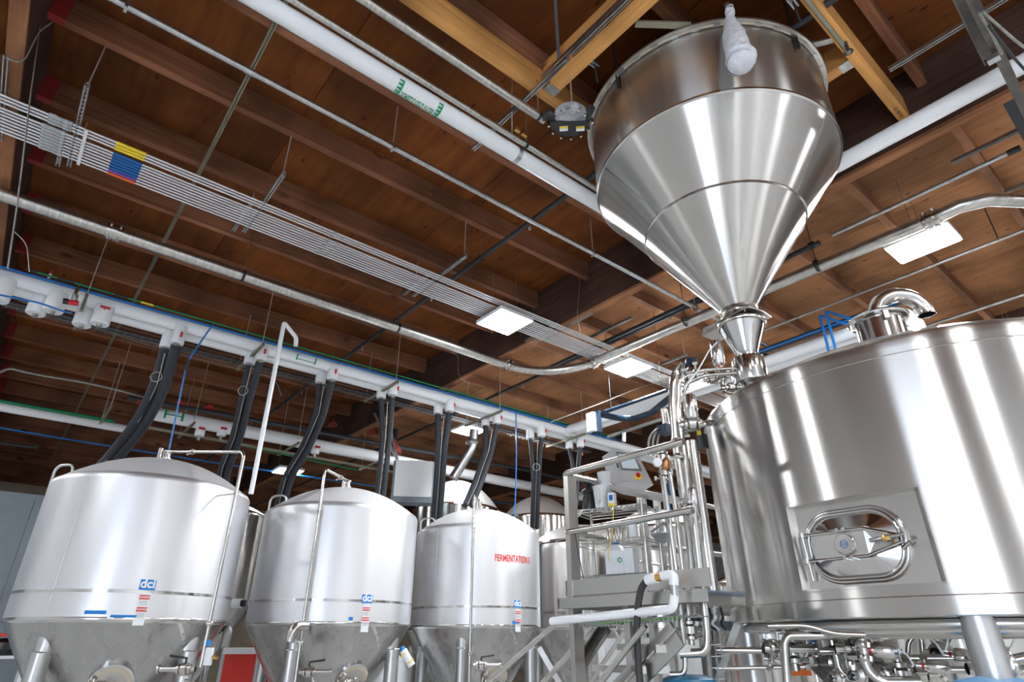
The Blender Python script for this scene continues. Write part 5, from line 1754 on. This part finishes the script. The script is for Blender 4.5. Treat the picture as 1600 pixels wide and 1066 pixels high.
# wire shelving rack on the deck
ra = UD(901, 897, 5.25); rbv = UD(1012, 893, 5.0)
ux = Vector((rbv.x - ra.x, rbv.y - ra.y, 0)); RL = ux.length; ux.normalize(); uy = Vector((-ux.y, ux.x, 0))
if uy.dot(FH) < 0: uy = -uy
rk = thing('wire_shelf_rack', 'chrome wire shelving rack standing on the work platform', 'shelf', (ra.x, ra.y, PZD))
RD = .34
R0 = Vector((ra.x, ra.y, 0))
zsh = [UD(950, 898, 5.1).z, UD(950, 843, 5.1).z, UD(950, 792, 5.1).z]
for i, (s, t) in enumerate(((0, 0), (RL, 0), (0, RD), (RL, RD))):
    q = R0 + ux * s + uy * t
    p_ = MB().cyl((q.x, q.y, PZD), (q.x, q.y, zsh[2] + .03), .013, 12).build('post', 'pipe', rk)
for z in zsh:
    mb = MB()
    c4 = [R0 + ux * s + uy * t + Vector((0, 0, z)) for (s, t) in ((0, 0), (RL, 0), (RL, RD), (0, RD))]
    for dz in (0, -.025):
        for i in range(4): mb.cyl(c4[i] + Vector((0, 0, dz)), c4[(i + 1) % 4] + Vector((0, 0, dz)), .004, 6)
    n_ = 26
    for k in range(n_ + 1):
        a = R0 + ux * (RL * k / n_) + Vector((0, 0, z)); mb.cyl(a, a + uy * RD, .002, 4)
        if k < n_:
            a2 = a + Vector((0, 0, -.025)) if k % 2 else a
            b2 = R0 + ux * (RL * (k + 1) / n_) + Vector((0, 0, z if k % 2 else z - .025)); mb.cyl(a2, b2, .002, 4)
    for t in (.12, .23): mb.cyl(R0 + uy * t + Vector((0, 0, z)), R0 + ux * RL + uy * t + Vector((0, 0, z)), .003, 5)
    mb.build('wire_shelf', 'pipe', rk)


def onrack(px, zi, t=.15):
    # point on shelf zi whose horizontal place lines up with pixel column px
    best = None
    for k in range(101):
        q = R0 + ux * (RL * k / 100) + uy * t + Vector((0, 0, zsh[zi]))
        v = q - EYE; kx = CX + FPX * v.dot(RIGHT) / v.dot(FWD)
        if best is None or abs(kx - px) < best[0]: best = (abs(kx - px), q)
    return best[1] + Vector((0, 0, .003))


q = onrack(922, 2, .17)
bk_ = thing('black_jug', 'black plastic jug with crumpled bag on the top wire shelf, left end', 'jug', tuple(q))
MB().lathe([(0, 0), (.065, 0), (.07, .01), (.062, .12), (.05, .16), (.05, .19)], q, 20).build('body', 'black', bk_)
mb = MB()
vs = []
for i in range(7):
    for k in range(16):
        a = 2 * PI * k / 16; r_ = (.05 + .025 * math.sin(i * 1.1)) * random.uniform(.8, 1.2)
        vs.append((q.x + r_ * math.cos(a), q.y + r_ * math.sin(a), q.z + .15 + i * .018))
mb.add(vs, [(i * 16 + k, i * 16 + (k + 1) % 16, (i + 1) * 16 + (k + 1) % 16, (i + 1) * 16 + k) for i in range(6) for k in range(16)] + [tuple(96 + k for k in range(16))])
mb.build('bag', 'black', bk_)
MB().torus(q + Vector((.03, -.075, .09)), (1, .3, 0), .04, .006, 18, 6).build('handle', 'black', bk_)
for i, (px, h, lb) in enumerate(((940, .20, 'tall clear measuring pitcher left of the labelled box on the top shelf'), (948, .24, 'stacked clear pitchers behind the labelled box on the top shelf'))):
    q = onrack(px, 2, .10 + .10 * i)
    r = thing('clear_pitcher', lb, 'pitcher', tuple(q))
    MB().lathe([(0, .004), (.045, .004), (.06, h), (.064, h), (.048, 0), (0, 0)], q, 24).build('body', 'lens', r)
    if i:
        MB().lathe([(.0, .0), (.048, .0), (.062, .10), (.058, .10), (.045, .005), (0, .005)], q + Vector((0, 0, h)), 24).build('nested_pitcher', 'lens', r)
    MB().tube(bend([q + Vector((-.05, -.03, h * .85)), q + Vector((-.09, -.05, h * .8)), q + Vector((-.08, -.045, h * .25)), q + Vector((-.045, -.03, h * .3))], .03), .008, 8).build('handle', 'lens', r)
q = onrack(958, 2, .06)
lbx = thing('labelled_box', 'small white box with a blue square and yellow label on the top wire shelf', 'box', tuple(q))
MB().obox(q + Vector((0, 0, .06)), ux * .028, uy * .025, (0, 0, .06)).build('carton', 'jug', lbx)
MB().obox(q + Vector((0, 0, .078)) - uy * .026, ux * .016, uy * .001, (0, 0, .022)).build('blue_square', 'blue', lbx)
MB().obox(q + Vector((0, 0, .018)) - uy * .026, ux * .026, uy * .001, (0, 0, .014)).build('yellow_label', 'yellow', lbx)
q = onrack(985, 2, .15)
ppr = MB(); ppr.obox(q + Vector((0, 0, .006)), ux * .10, uy * .10, (0, 0, .004)); tag(ppr.build('paper_sheets', 'jug'), 'white papers lying on the right of the top wire shelf', 'paper')
for i in range(8):
    q = onrack(950 + i * 5, 1, .12 + .05 * (i % 2))
    tag(MB().lathe([(0, 0), (.014, 0), (.014, .10), (.011, .105), (.011, .12), (0, .12)], q, 14).build('sample_tube', 'pipe'),
        'slim metal tube on the middle wire shelf, %s from the left of eight' % ordn[i], 'tube', 'metal tubes on the middle shelf')
q = onrack(990, 1, .12)
tag(MB().lathe([(0, 0), (.035, 0), (.035, .11), (.028, .125), (.028, .13), (0, .13)], q, 20).build('white_tub', 'jug'), 'white tub right of the metal tubes on the middle wire shelf', 'tub')
q = onrack(966, 0, .12)
jg = thing('white_jug', 'big white plastic jug with a blue cap on the lowest wire shelf', 'jug', tuple(q))
MB().obox(q + Vector((0, 0, .09)), ux * .075, uy * .06, (0, 0, .09)).add([], []).build('body', 'jug', jg)
mb = MB(); mb.add([q + ux * a * .075 + uy * b_ * .06 + Vector((0, 0, .18)) for (a, b_) in ((-1, -1), (1, -1), (1, 1), (-1, 1))] + [q + ux * a * .03 + uy * b_ * .03 + Vector((0, 0, .235)) for (a, b_) in ((-1, -1), (1, -1), (1, 1), (-1, 1))],
                  [(0, 1, 5, 4), (1, 2, 6, 5), (2, 3, 7, 6), (3, 0, 4, 7), (4, 5, 6, 7)])
mb.build('shoulder', 'jug', jg)
MB().cyl(q + Vector((0, 0, .235)), q + Vector((0, 0, .262)), .028, 16).build('cap', 'blue', jg)
MB().torus(q + Vector((0, 0, .11)) - uy * .062 + ux * .05, uy, .016, .004, 16, 6).build('green_mark', 'greens', jg)
q = onrack(988, 0, .14)
tag(MB().obox(q + Vector((0, 0, .10)), ux * .04, uy * .05, (0, 0, .10)).build('white_carton', 'whitem'), 'white carton right of the blue-capped jug on the lowest shelf', 'box')
q = onrack(990, 0, .22)
for (px, z_a, z_b, m, lb) in ((958, 2, 0, 'yellow', 'yellow cord hanging in front of the wire shelves'),):
    a = onrack(px, 2, -.01); b_ = onrack(952, 0, -.01) + Vector((0, 0, .14))
    tag(MB().tube(bend([a, a.lerp(b_, .5) + ux * .02, b_, b_ + Vector((.01, 0, -.04))], .1), .004, 6).build('cord', m), lb, 'cord')
tag(MB().tube(bend([UD(898, 825, 5.0), UD(902, 860, 4.98), UD(912, 905, 4.95)], .2), .004, 6).build('cord', 'black'), 'thin black cord dangling from the lower handrail', 'cord')

# control panel with touch screen
cp_ = thing('control_panel', 'tilted stainless control panel with a touch screen and a yellow and red stop switch', 'control panel', tuple(UD(985, 760, 5.4)))
D0 = 5.45
TL, TR_, BR, BL = UD(957, 703, D0 + .12), UD(996, 709, D0 + .05), UD(1021, 758, D0 - .12), UD(972, 755, D0 - .05)
nrm = (TR_ - TL).cross(BL - TL).normalized()
if nrm.dot(FWD) < 0: nrm = -nrm
MB().prism([TL, TR_, BR, BL], (UD(940, 712, D0 + .16) - TL) + nrm * .02).build('enclosure', 'satin', cp_)


def onp(u, v, w_=.0): return TL + (TR_ - TL) * u * (1 - v) + (BR - BL) * u * v + (BL - TL) * v - nrm * w_


MB().prism([onp(.06, .04), onp(.94, .04), onp(.94, .96), onp(.06, .96)], -nrm * .012).build('door', 'satin', cp_)
MB().prism([onp(.12, .10, .012), onp(.84, .08, .012), onp(.84, .64, .012), onp(.12, .66, .012)], -nrm * .012).build('screen_frame', 'galv', cp_)
MB().prism([onp(.18, .16, .024), onp(.78, .14, .024), onp(.78, .58, .024), onp(.18, .60, .024)], -nrm * .003).build('screen', 'screen', cp_)
MB().lathe([(0, .008), (.035, .006), (.035, 0)], onp(.62, .80, .012), 20, axis=-nrm).build('switch_plate', 'yellow', cp_)
e_ = MB(); e_.lathe([(0, .03), (.017, .028), (.017, 0)], onp(.64, .79, .02), 16, axis=-nrm); e_.build('stop_switch', 'red', cp_)
MB().prism([onp(.0, .3, .02), onp(.05, .3, .02), onp(.05, .6, .02), onp(.0, .6, .02)], -nrm * .01).build('latch', 'black', cp_)
sa, sb = UD(962, 765, D0 - .1), UD(1075, 786, D0 - .3)
MB().bar(sa, sb, .30, .03).build('shelf_bracket', 'frame', cp_)
MB().bar(UD(1003, 770, D0 + .1), UD(1012, 900, D0 + .1), .05, .05, (0, 1, 0)).build('stand', 'frame', cp_)
b_ = thing('junction_box', 'small grey electrical box hung below the middle rail, right of the wire shelves', 'box', tuple(UD(1035, 845, 5.1)))
MB().prism([UD(1020, 835, 5.2), UD(1046, 832, 5.0), UD(1052, 846, 5.0), UD(1036, 850, 5.2)], (.05, .08, .02)).build('case', 'galv', b_)
MB().tube(bend([UD(1018, 832, 5.2), UD(1030, 822, 5.1), UD(1045, 815, 5.0)], .05), .012, 8).build('conduit', 'galv', b_)
# inner rails and cross members behind the shelf
for (p1, p2, m, lb, r_) in (((895, 838), (1060, 862), 'frame', 'far mid rail behind the wire shelves', .02), ((1000, 893 - 15), (1060, 888), 'pipe', 'short lower pipe right of the lowest shelf', .012),
                            ((893, 815), (915, 795), 'whitem', 'short white pipe left of the shelf', .015)):
    tag(MB().cyl(UD(*p1, 6.2), UD(*p2, 5.8), r_, 10).build('rear_rail', m), lb, 'rail')

# ================================================================== PIPE BANK beside the mash tun
def vpipe(q, r_, m, label, D=4.9, clamps=(), br=.06, name='process_pipe', seg=14):
    P = [UD(p[0], p[1], p[2] if len(p) > 2 else D) for p in q]
    rt = thing(name, label, 'pipe', tuple(P[-1]))
    MB().tube(bend(P, br), r_, seg).build('tube', m, rt)
    for (px, py) in clamps:
        c = UD(px, py, D)
        j = min(range(len(P) - 1), key=lambda i: ((P[i] + P[i + 1]) / 2 - c).length)
        clamp(rt, c, P[j + 1] - P[j], r_ * 1.5, w=.02)
    return rt


vpipe([(1036, 745), (1044, 800), (1058, 900), (1071, 1040), (1068, 1054), (1046, 1054)], .017, 'pipe', 'left slim vertical pipe of the bank, hooked left at its foot', 4.5)
vpipe([(1046, 735), (1056, 800), (1068, 900), (1078, 978)], .017, 'pipe', 'second slim vertical pipe of the bank, ending at a small valve', 4.6, [(1047, 738)])
vpipe([(1083, 800), (1092, 880), (1105, 990), (1104, 1020), (1062, 1022)], .028, 'pipe', 'thick vertical pipe curving left at the bottom, beside the wire ladder tray', 4.5)
vpipe([(1064, 570, 5.0), (1052, 590), (1050, 630), (1056, 700), (1068, 780)], .030, 'pipe', 'stout pipe with clamps rising beside the platform handrail', 4.8, [(1057, 690), (1061, 714)])
vpipe([(1075, 566, 5.0), (1060, 592), (1058, 650), (1068, 700), (1076, 790)], .026, 'polish', 'pipe right next to the stout clamped one in the bank', 4.85)
vpipe([(1160, 575, 5.0), (1100, 578, 4.95), (1068, 590, 4.9), (1058, 605, 4.9)], .016, 'pipe', 'slim pipe from the hydrator side inlet to the valve bank', 4.9)
vpipe([(1160, 582, 5.0), (1100, 587, 4.95), (1074, 598, 4.9), (1068, 615, 4.9)], .016, 'pipe', 'slim pipe just below the one from the hydrator side inlet', 4.9)
vpipe([(1060, 640), (1062, 655), (1080, 663), (1112, 661, 5.05)], .026, 'pipe', 'elbowed pipe entering the mash tun side near its left top edge', 4.85, [(1078, 662), (1092, 661)], br=.1)
vpipe([(1080, 690), (1090, 760), (1102, 850), (1117, 958)], .052, 'polish', 'big polished tube running down between the pipe bank and the mash tun', 5.0)
vpipe([(1096, 800), (1106, 880), (1111, 925)], .016, 'pipe', 'thin pipe partly behind the big polished tube', 5.3)
vpipe([(1030, 700), (1040, 780), (1052, 900), (1058, 990)], .024, 'frame', 'square-looking support tube behind the slim pipes of the bank', 5.3)
vpipe([(1072, 800), (1080, 880), (1085, 960)], .030, 'frame', 'support post behind the thick curving pipe', 5.2)
for i, (px, py, D, s, ax, lb) in enumerate((
        (1078, 588, 4.95, 1.5, (.6, -.7, .1), 'valve with a dark blue knob at the top of the pipe bank'),
        (1062, 596, 4.9, 1.2, (0, 0, 1), 'clamped valve on the upper bend of the pipe bank'),
        (1081, 664, 4.85, 1.4, (.7, -.7, 0), 'shiny valve below the upright cylinder by the mash tun edge'),
        (1080, 798, 4.7, 1.5, (0, 0, 1), 'clamped joint halfway down the pipe bank'),
        (1078, 985, 4.55, 1.2, (0, 0, 1), 'small valve with a ring at the foot of the second slim pipe'),
        (1035, 717, 4.9, 1.3, (0, 0, 1), 'wing-nut valve above the bronze regulator'),
        (1038, 740, 4.9, 1.1, (0, 0, 1), 'clamp valve below the bronze regulator'),
        (1088, 975, 4.6, 1.2, (.7, -.7, 0), 'small valve joined to the thick curving pipe'))):
    r = thing('sanitary_valve', lb, 'valve', tuple(UD(px, py, D)))
    valve_cluster(r, UD(px, py, D), s, 20 + i, ax)
    if i == 0:
        MB().lathe([(0, .07), (.05, .06), (.055, .02), (.02, 0)], UD(px + 3, py - 16, D), 16).build('knob', 'darkblue', r)
q = UD(1079, 637, 4.85)
r = thing('valve_actuator', 'upright stainless actuator cylinder at the left top edge of the mash tun', 'valve actuator', tuple(q))
actuator(r, q, (.03, 0, 1), .055, .21)
q = UD(1083, 776, 4.7)
r = thing('valve_actuator', 'smaller stainless actuator halfway down the pipe bank', 'valve actuator', tuple(q))
actuator(r, q, (.05, 0, 1), .035, .13)
q = UD(1040, 725, 4.88)
r = thing('pressure_regulator', 'bronze pressure regulator with a small dial, left of the pipe bank', 'regulator', tuple(q))
MB().lathe([(.02, -.06), (.03, -.05), (.042, -.02), (.042, .02), (.03, .045), (.018, .055)], q, 18).build('body', 'copper', r)
MB().lathe([(0, .03), (.035, .028), (.035, 0), (.0, -.002)], q + Vector((-.07, .03, 0)), 18, axis=(-.6, -.7, .1)).build('dial', 'jug', r)
MB().cyl(q, q + Vector((-.06, .03, 0)), .01, 8).build('stem', 'brass', r)
# dark control valve head with three air hoses
q = UD(1040, 672, 5.0)
r = thing('air_manifold', 'dark blue grey air manifold with three looping grey tubes, left of the pipe bank', 'manifold', tuple(q))
MB().obox(q, (.06, 0, 0), (0, .05, 0), (0, 0, .035)).build('block', 'darkblue', r)
for k in range(3):
    MB().tube(bend([q + Vector((-.02 - .03 * k, .02, 0)), UD(1030 - k * 6, 678, 5.05), UD(1027 - k * 7, 690, 5.05), UD(1028 - k * 7, 712, 5.05)], .08), .009, 8).build('air_tube', 'galvd', r)
tag(MB().cyl(UD(1037, 640, 5.0), UD(1041, 665, 5.0), .03, 12).build('relief_stub', 'pipe'), 'short stub pipe above the dark air manifold', 'pipe')
for (px, lb) in ((1038, 'blue air line left of the bronze regulator'), (1046, 'blue air line behind the slim pipes')):
    tag(MB().cyl(UD(px - 3, 735, 5.6), UD(px + 2, 800, 5.6), .008, 8).build('blue_air_pipe', 'bluep'), lb, 'pipe')
# dark bracket and yellow tag by the tun
q = UD(1098, 690, 5.0)
tag(MB().obox(q, (.03, 0, 0), (0, .03, 0), (0, 0, .06)).build('sensor', 'black'), 'small black sensor between the pipe bank and the mash tun', 'sensor')
tag(MB().obox(UD(1092, 676, 4.95), (.012, 0, 0), (0, .012, 0), (0, 0, .02)).build('yellow_tag', 'yellow'), 'tiny yellow tag above the black sensor', 'tag')
# angled brace, wire ladder and blue drum under the tun edge
tag(MB().bar(UD(1152, 975, 5.3), UD(1118, 1075, 5.3), .05, .05).build('diagonal_brace', 'galvd'), 'flat diagonal brace left of the first mash tun leg', 'brace')
lt = thing('wire_ladder_tray', 'vertical wire ladder tray left of the first mash tun leg', 'cable tray', tuple(UD(1118, 1066, 4.7)))
for k in range(3):
    MB().cyl(UD(1106 + k * 9, 985, 4.7), UD(1116 + k * 9, 1090, 4.7), .005, 6).build('long_wire', 'galv', lt)
for k in range(5):
    MB().cyl(UD(1108 + k * 2, 1008 + k * 18, 4.7), UD(1128 + k * 2, 1007 + k * 18, 4.7), .004, 6).build('cross_wire', 'galv', lt)
for i in range(4):
    MB().tube(bend([UD(1108 + i * 6, 950, 4.9), UD(1112 + i * 6, 966, 4.9), UD(1104 + i * 7, 975, 4.9), UD(1120 + i * 5, 985, 4.9)], .03), .008, 6).build('cable', ['black', 'jug', 'galvd', 'black'][i], lt)
q = UD(1076, 1058, 4.6)
dr_ = thing('blue_drum', 'blue plastic drum with a white label at the bottom, under the pipe bank', 'drum', (q.x, q.y, FLOOR))
MB().lathe([(0, FLOOR), (.17, FLOOR), (.18, FLOOR + .03), (.18, q.z - .05), (.165, q.z - .01), (.12, q.z + .01), (0, q.z + .01)], (q.x, q.y, 0), 32).build('body', 'tealblue', dr_)
aD = math.atan2(-q.y, -q.x)
patch(cyl_wrap(q.x, q.y, .183, aD + .2, q.z - .085), .10, .045).build('label', 'jug', dr_)
tag(MB().bar(UD(1105, 978, 5.5), UD(1275, 982, 7.6), .12, .07).build('grating_edge', 'grate'), 'blue grey grating edge behind the first mash tun leg', 'grating')
eq = thing('equipment_cabinet', 'pale grey equipment cabinet low behind the stair', 'cabinet', tuple(UD(1010, 1020, 8)))
a = UD(1010, 1005, 8.2)
MB().obox(a - Vector((0, 0, .9)), RIGHT * .55, FH * .3, (0, 0, .95)).build('case', 'wallw', eq)
for k in range(2):
    c = UD(1008 + 22 * k, 1036, 7.8)
    MB().lathe([(0, .02), (.07, .02), (.08, 0)], c, 18, axis=-FH).build('fan_port', 'black', eq)
for k in range(14):
    c = UD(1012 + k * 3.6, 993, 7.88)
    MB().obox(c, RIGHT * .011, FH * .004, (0, 0, .02)).build('vent_slot', 'black', eq)

# ================================================================== PIPEWORK UNDER THE MASH TUN
def upipe(q, r_, label, m='pipe', D=4.6, cl_=(), br=.08, name='under_pipe'):
    return vpipe(q, r_, m, label, D, cl_, br, name)


hd2 = thing('wort_header', 'thick curved steel header pipe just below the mash tun skirt', 'pipe', (TX, TY, 1.55))
pts = []
for k in range(40):
    a = math.radians(163 + 62 * k / 39)
    pts.append((TX + (TR - .16) * math.cos(a), TY + (TR - .16) * math.sin(a), 1.553))
MB().tube(pts, [.02, .045] + [.05] * 38, 18).build('tube', 'pipe', hd2)
upipe([(1200, 978), (1262, 977), (1300, 990), (1352, 992)], .012, 'thin wavy pipe under the left part of the mash tun skirt', D=4.1)
upipe([(1232, 1090), (1226, 1005), (1232, 993), (1346, 993)], .028, 'pipe forming an upside-down L under the mash tun, nearest the left leg', D=4.6, br=.07)
upipe([(1344, 975), (1350, 1015), (1354, 1045), (1372, 1062), (1385, 1066), (1440, 1066)], .030, 'pipe dropping from the header through two clamps', D=4.5, cl_=[(1348, 1007), (1352, 1028)], br=.1)
upipe([(1118, 1016), (1310, 1018), (1336, 1026), (1350, 1029), (1490, 1029)], .022, 'long level pipe with a gentle dip crossing under the mash tun', D=4.9, br=.1)
upipe([(1118, 1045), (1300, 1041)], .014, 'lower slim level pipe left of the valve tangle', D=5.0)
upipe([(1306, 1020), (1312, 1048), (1330, 1062), (1345, 1064)], .020, 'short pipe curving right below the long level pipe', D=4.7)
upipe([(1418, 1025), (1420, 1002), (1432, 993), (1440, 1000), (1442, 1024)], .018, 'small inverted U pipe under the header', D=5.2, br=.05)
upipe([(1400, 1030), (1620, 1034)], .028, 'level pipe running off to the right under the mash tun', D=5.0)
upipe([(1440, 1046), (1620, 1049)], .020, 'lower level pipe at the bottom right', D=4.8)
upipe([(1541, 985), (1548, 1012), (1556, 1030), (1574, 1034), (1620, 1024)], .026, 'elbowed pipe right of the second visible mash tun leg', D=4.3, cl_=[(1547, 1007)], br=.1)
for i, (p1, p2, R_, D, lb) in enumerate((((1364, 1016), (1402, 1018), .048, 4.5, 'lying stainless actuator cylinder right of the clamped drop pipe'),
                                        ((1490, 1026), (1518, 1030), .052, 4.9, 'lying actuator cylinder left of the second visible mash tun leg'),
                                        ((1447, 1041), (1484, 1043), .035, 4.6, 'lower lying actuator cylinder among the valves'),
                                        ((1205, 1030), (1222, 1032), .05, 5.4, 'dull steel canister behind the upside-down L pipe'))):
    a = UD(*p1, D); b_ = UD(*p2, D)
    r = thing('valve_actuator', lb, 'valve actuator', tuple(a))
    actuator(r, (a + b_) / 2, (b_ - a), R_, (b_ - a).length)
spots = [(1300, 1002, 5.1), (1318, 1012, 5.0), (1254, 1016, 4.9), (1238, 1016, 4.9), (1288, 1040, 5.0), (1300, 1036, 5.0), (1330, 1040, 4.8), (1340, 1015, 4.6), (1345, 1055, 4.6), (1325, 1052, 4.9),
         (1362, 1052, 4.8), (1390, 1048, 5.2), (1410, 1040, 5.0), (1425, 1046, 4.9), (1437, 1054, 4.8), (1460, 1030, 5.1), (1472, 1020, 5.1), (1408, 1056, 4.7), (1378, 1060, 4.6), (1566, 1030, 4.3),
         (1572, 1040, 4.3), (1210, 1015, 4.8), (1552, 1046, 4.6), (1310, 1060, 4.7)]
ordw = ordn + ['twelfth', 'thirteenth', 'fourteenth', 'fifteenth', 'sixteenth', 'seventeenth', 'eighteenth', 'nineteenth', 'twentieth', 'twenty-first', 'twenty-second', 'twenty-third', 'twenty-fourth']
for i, (px, py, D) in enumerate(spots):
    rank = sorted(p[0] * 2000 + p[1] for p in spots).index(px * 2000 + py)
    r = thing('sanitary_valve', 'clamped valve among the pipes under the mash tun, %s from the left' % ordw[rank], 'valve', tuple(UD(px, py, D)), 'valves in the tangle under the mash tun')
    valve_cluster(r, UD(px, py, D), random.uniform(1.2, 1.7), 50 + i, random.choice([(1, 0, 0), (0, 0, 1), (.6, -.8, 0), (.7, .7, 0)]))
# lever handled valve left
lever_valve(UD(1218, 1014, 4.7), (.7, -.7, 0), 'grey-levered valve on the long level pipe beside the left mash tun leg', 1.3, 77, 'galv')
for i, (px, py, sx, sz, m, lb) in enumerate(((1243, 1030, .03, .07, 'orange', 'upright orange part under the long level pipe'), (1248, 1047, .07, .035, 'orange', 'flat orange part below the upright orange one'),
                                         (1269, 1003, .018, .05, 'bluep', 'small blue filter under the mash tun'), (1305, 1005, .035, .04, 'whitem', 'pale square box under the header pipe'))):
    q = UD(px, py, 5.3)
    tag(MB().obox(q, RIGHT * sx, FH * .04, (0, 0, sz)).lathe([(.0, sz), (sx * .5, sz), (sx * .4, sz + .02), (0, sz + .02)], q, 10).build('small_part', m), lb, 'part')
for k in range(9):
    tag(MB().tube(bend([UD(1268 + k * 2, 1044, 4.9), UD(1275 + k * 4, 1052 - k, 4.85), UD(1290 + k * 2, 1066, 4.8), UD(1285 + k * 3, 1085, 4.8)], .05), .007, 6).build('grey_cable', 'galvd'),
        'thin grey cable under the mash tun, %s from the left in its bundle of nine' % ordn[k], 'cable', 'grey cables under the mash tun')
for i, (q0, q1, q2) in enumerate((((1402, 1017), (1415, 1020), (1428, 1040)), ((1430, 990), (1460, 1000), (1475, 1025)), ((1480, 985), (1482, 1000), (1478, 1015)), ((1585, 985), (1584, 1005), (1572, 1022)))):
    tag(MB().tube(bend([UD(*q0, 4.5), UD(*q1, 4.5), UD(*q2, 4.5)], .1), .005, 6).build('air_hose', 'jug'), 'thin pale air hose under the mash tun, ' + ['from the lying actuator', 'curving to the middle valves', 'beside the right actuator', 'at the right edge'][i], 'hose')
# blue motor tops
for i, (px, py, w_) in enumerate(((1532, 1064, .12), (1590, 1066, .10))):
    q = UD(px, py, 4.0)
    tag(MB().lathe([(0, .02), (w_ * .9, .0), (w_, -.03), (w_, -.4), (0, -.4)], q, 24).build('blue_motor', 'bluel'), ['blue motor top at the foot of the second visible mash tun leg', 'blue motor top at the bottom right corner'][i], 'motor')
# polished tanks seen beneath and beyond
for i, (px, D, R_, zr_, lb) in enumerate(((1040, 10.5, .75, 3.1, 'polished tank behind the control panel and the pipe bank'), 
                                       (1500, 8.6, .8, 2.2, 'polished tank far behind the mash tun legs on the right'), (1400, 11.6, .8, 2.4, 'polished tank far behind the middle of the mash tun'),
                                       (1200, 10.5, .8, 2.2, 'cream-reflecting tank behind the first mash tun leg'))):
    q = UD(px, 990, D)
    if i < 1:
        fermenter(q.x, q.y, R_, lb, body='polish', bands=False, zr=zr_, za=zr_ + .35, zj=1.62, name='bright_tank', legr=.06)
    else:
        t = thing('bright_tank', lb, 'tank', (q.x, q.y, FLOOR))
        MB().lathe([(R_ - .05, FLOOR + .3), (R_, FLOOR + .4), (R_, zr_), (R_ - .05, zr_ + .06), (R_ * .5, zr_ + .22), (0, zr_ + .26)], (q.x, q.y, 0), 64).build('shell', 'polish', t)
        for k in range(4):
            a = PI / 4 + PI / 2 * k
            MB().cyl((q.x + R_ * .8 * math.cos(a), q.y + R_ * .8 * math.sin(a), FLOOR), (q.x + R_ * .8 * math.cos(a), q.y + R_ * .8 * math.sin(a), FLOOR + .4), .04, 12).build('leg', 'pipe', t)
# bits between the fermenter legs
q = UD(636, 1030, 9.0)
r = thing('foam_bottle', 'white spray bottle strapped in yellow between the second and third fermenters', 'bottle', tuple(q))
MB().cyl(q + RIGHT * -.06 + Vector((0, 0, .10)), q + RIGHT * .07 - Vector((0, 0, .08)), .05, 14).build('body', 'jug', r)
for k in (-1, 1):
    c = q + RIGHT * .045 * k * 1.0 + Vector((0, 0, .01 - .07 * k * .6))
    MB().torus(c, RIGHT * .13 - Vector((0, 0, .18)), .053, .007, 18, 6).build('strap', 'yellow', r)
MB().cyl(q + RIGHT * -.06 + Vector((0, 0, .10)), q + RIGHT * -.085 + Vector((0, 0, .14)), .035, 12).build('cap', 'blue', r)
wb = thing('white_drum', 'white plastic tote between the second and third fermenters, low down', 'drum', tuple(UD(600, 1040, 11)))
q = UD(600, 1020, 11.4)
MB().lathe([(0, FLOOR), (.45, FLOOR), (.47, FLOOR + .05), (.47, q.z - .25), (.40, q.z - .1), (.15, q.z), (0, q.z)], (q.x, q.y, 0), 28).build('body', 'jug', wb)
q = UD(392, 1050, 11.0)
rr2 = thing('red_cabinet', 'red cabinet low in the gap between the first and second fermenters', 'cabinet', (q.x, q.y, FLOOR))
MB().obox((q.x, q.y, (FLOOR + q.z + .25) / 2), RIGHT * .35, FH * .2, (0, 0, (q.z + .25 - FLOOR) / 2)).build('case', 'redp', rr2)
MB().obox((q.x, q.y, q.z + .28), RIGHT * .38, FH * .23, (0, 0, .04)).build('top', 'jug', rr2)
# white sensor box and grey beacon on the first fermenter
q = UD(325, 1026, 8.0)
r = thing('sensor_box', 'small white instrument box with a brass fitting beside the largest fermenter', 'instrument', tuple(q))
MB().obox(q, RIGHT * .045, FH * .02, Vector((0, 0, .085))).build('case', 'jug', r)
MB().cyl(q + RIGHT * .05, q + RIGHT * .11 - Vector((0, 0, .02)), .018, 10).build('fitting', 'brass', r)
MB().bar(q + FH * .02, Vector((c1[1], c1[2], q.z)), .02, .02).build('bracket', 'galv', r)
MB().cyl(q - Vector((0, 0, .08)), q - Vector((0, 0, .17)), .006, 6).build('probe', 'galv', r)
tag(MB().cyl(UD(326, 960 + 40, 8.0), UD(324, 1010, 8.0), .026, 12).build('blue_tape_wrap', 'bluetape'), 'blue tape wrapped on the cleaning pipe of the largest fermenter', 'tape')
q = UD(373, 943, 10.6)
r = thing('tank_fitting', 'white fitting with a black cap on the tank between the first two fermenters', 'fitting', tuple(q))
MB().cyl(q - RIGHT * .09, q + RIGHT * .04, .065, 16).build('body', 'jug', r)
MB().cyl(q + RIGHT * .03, q + RIGHT * .10, .05, 12).build('cap', 'black', r)
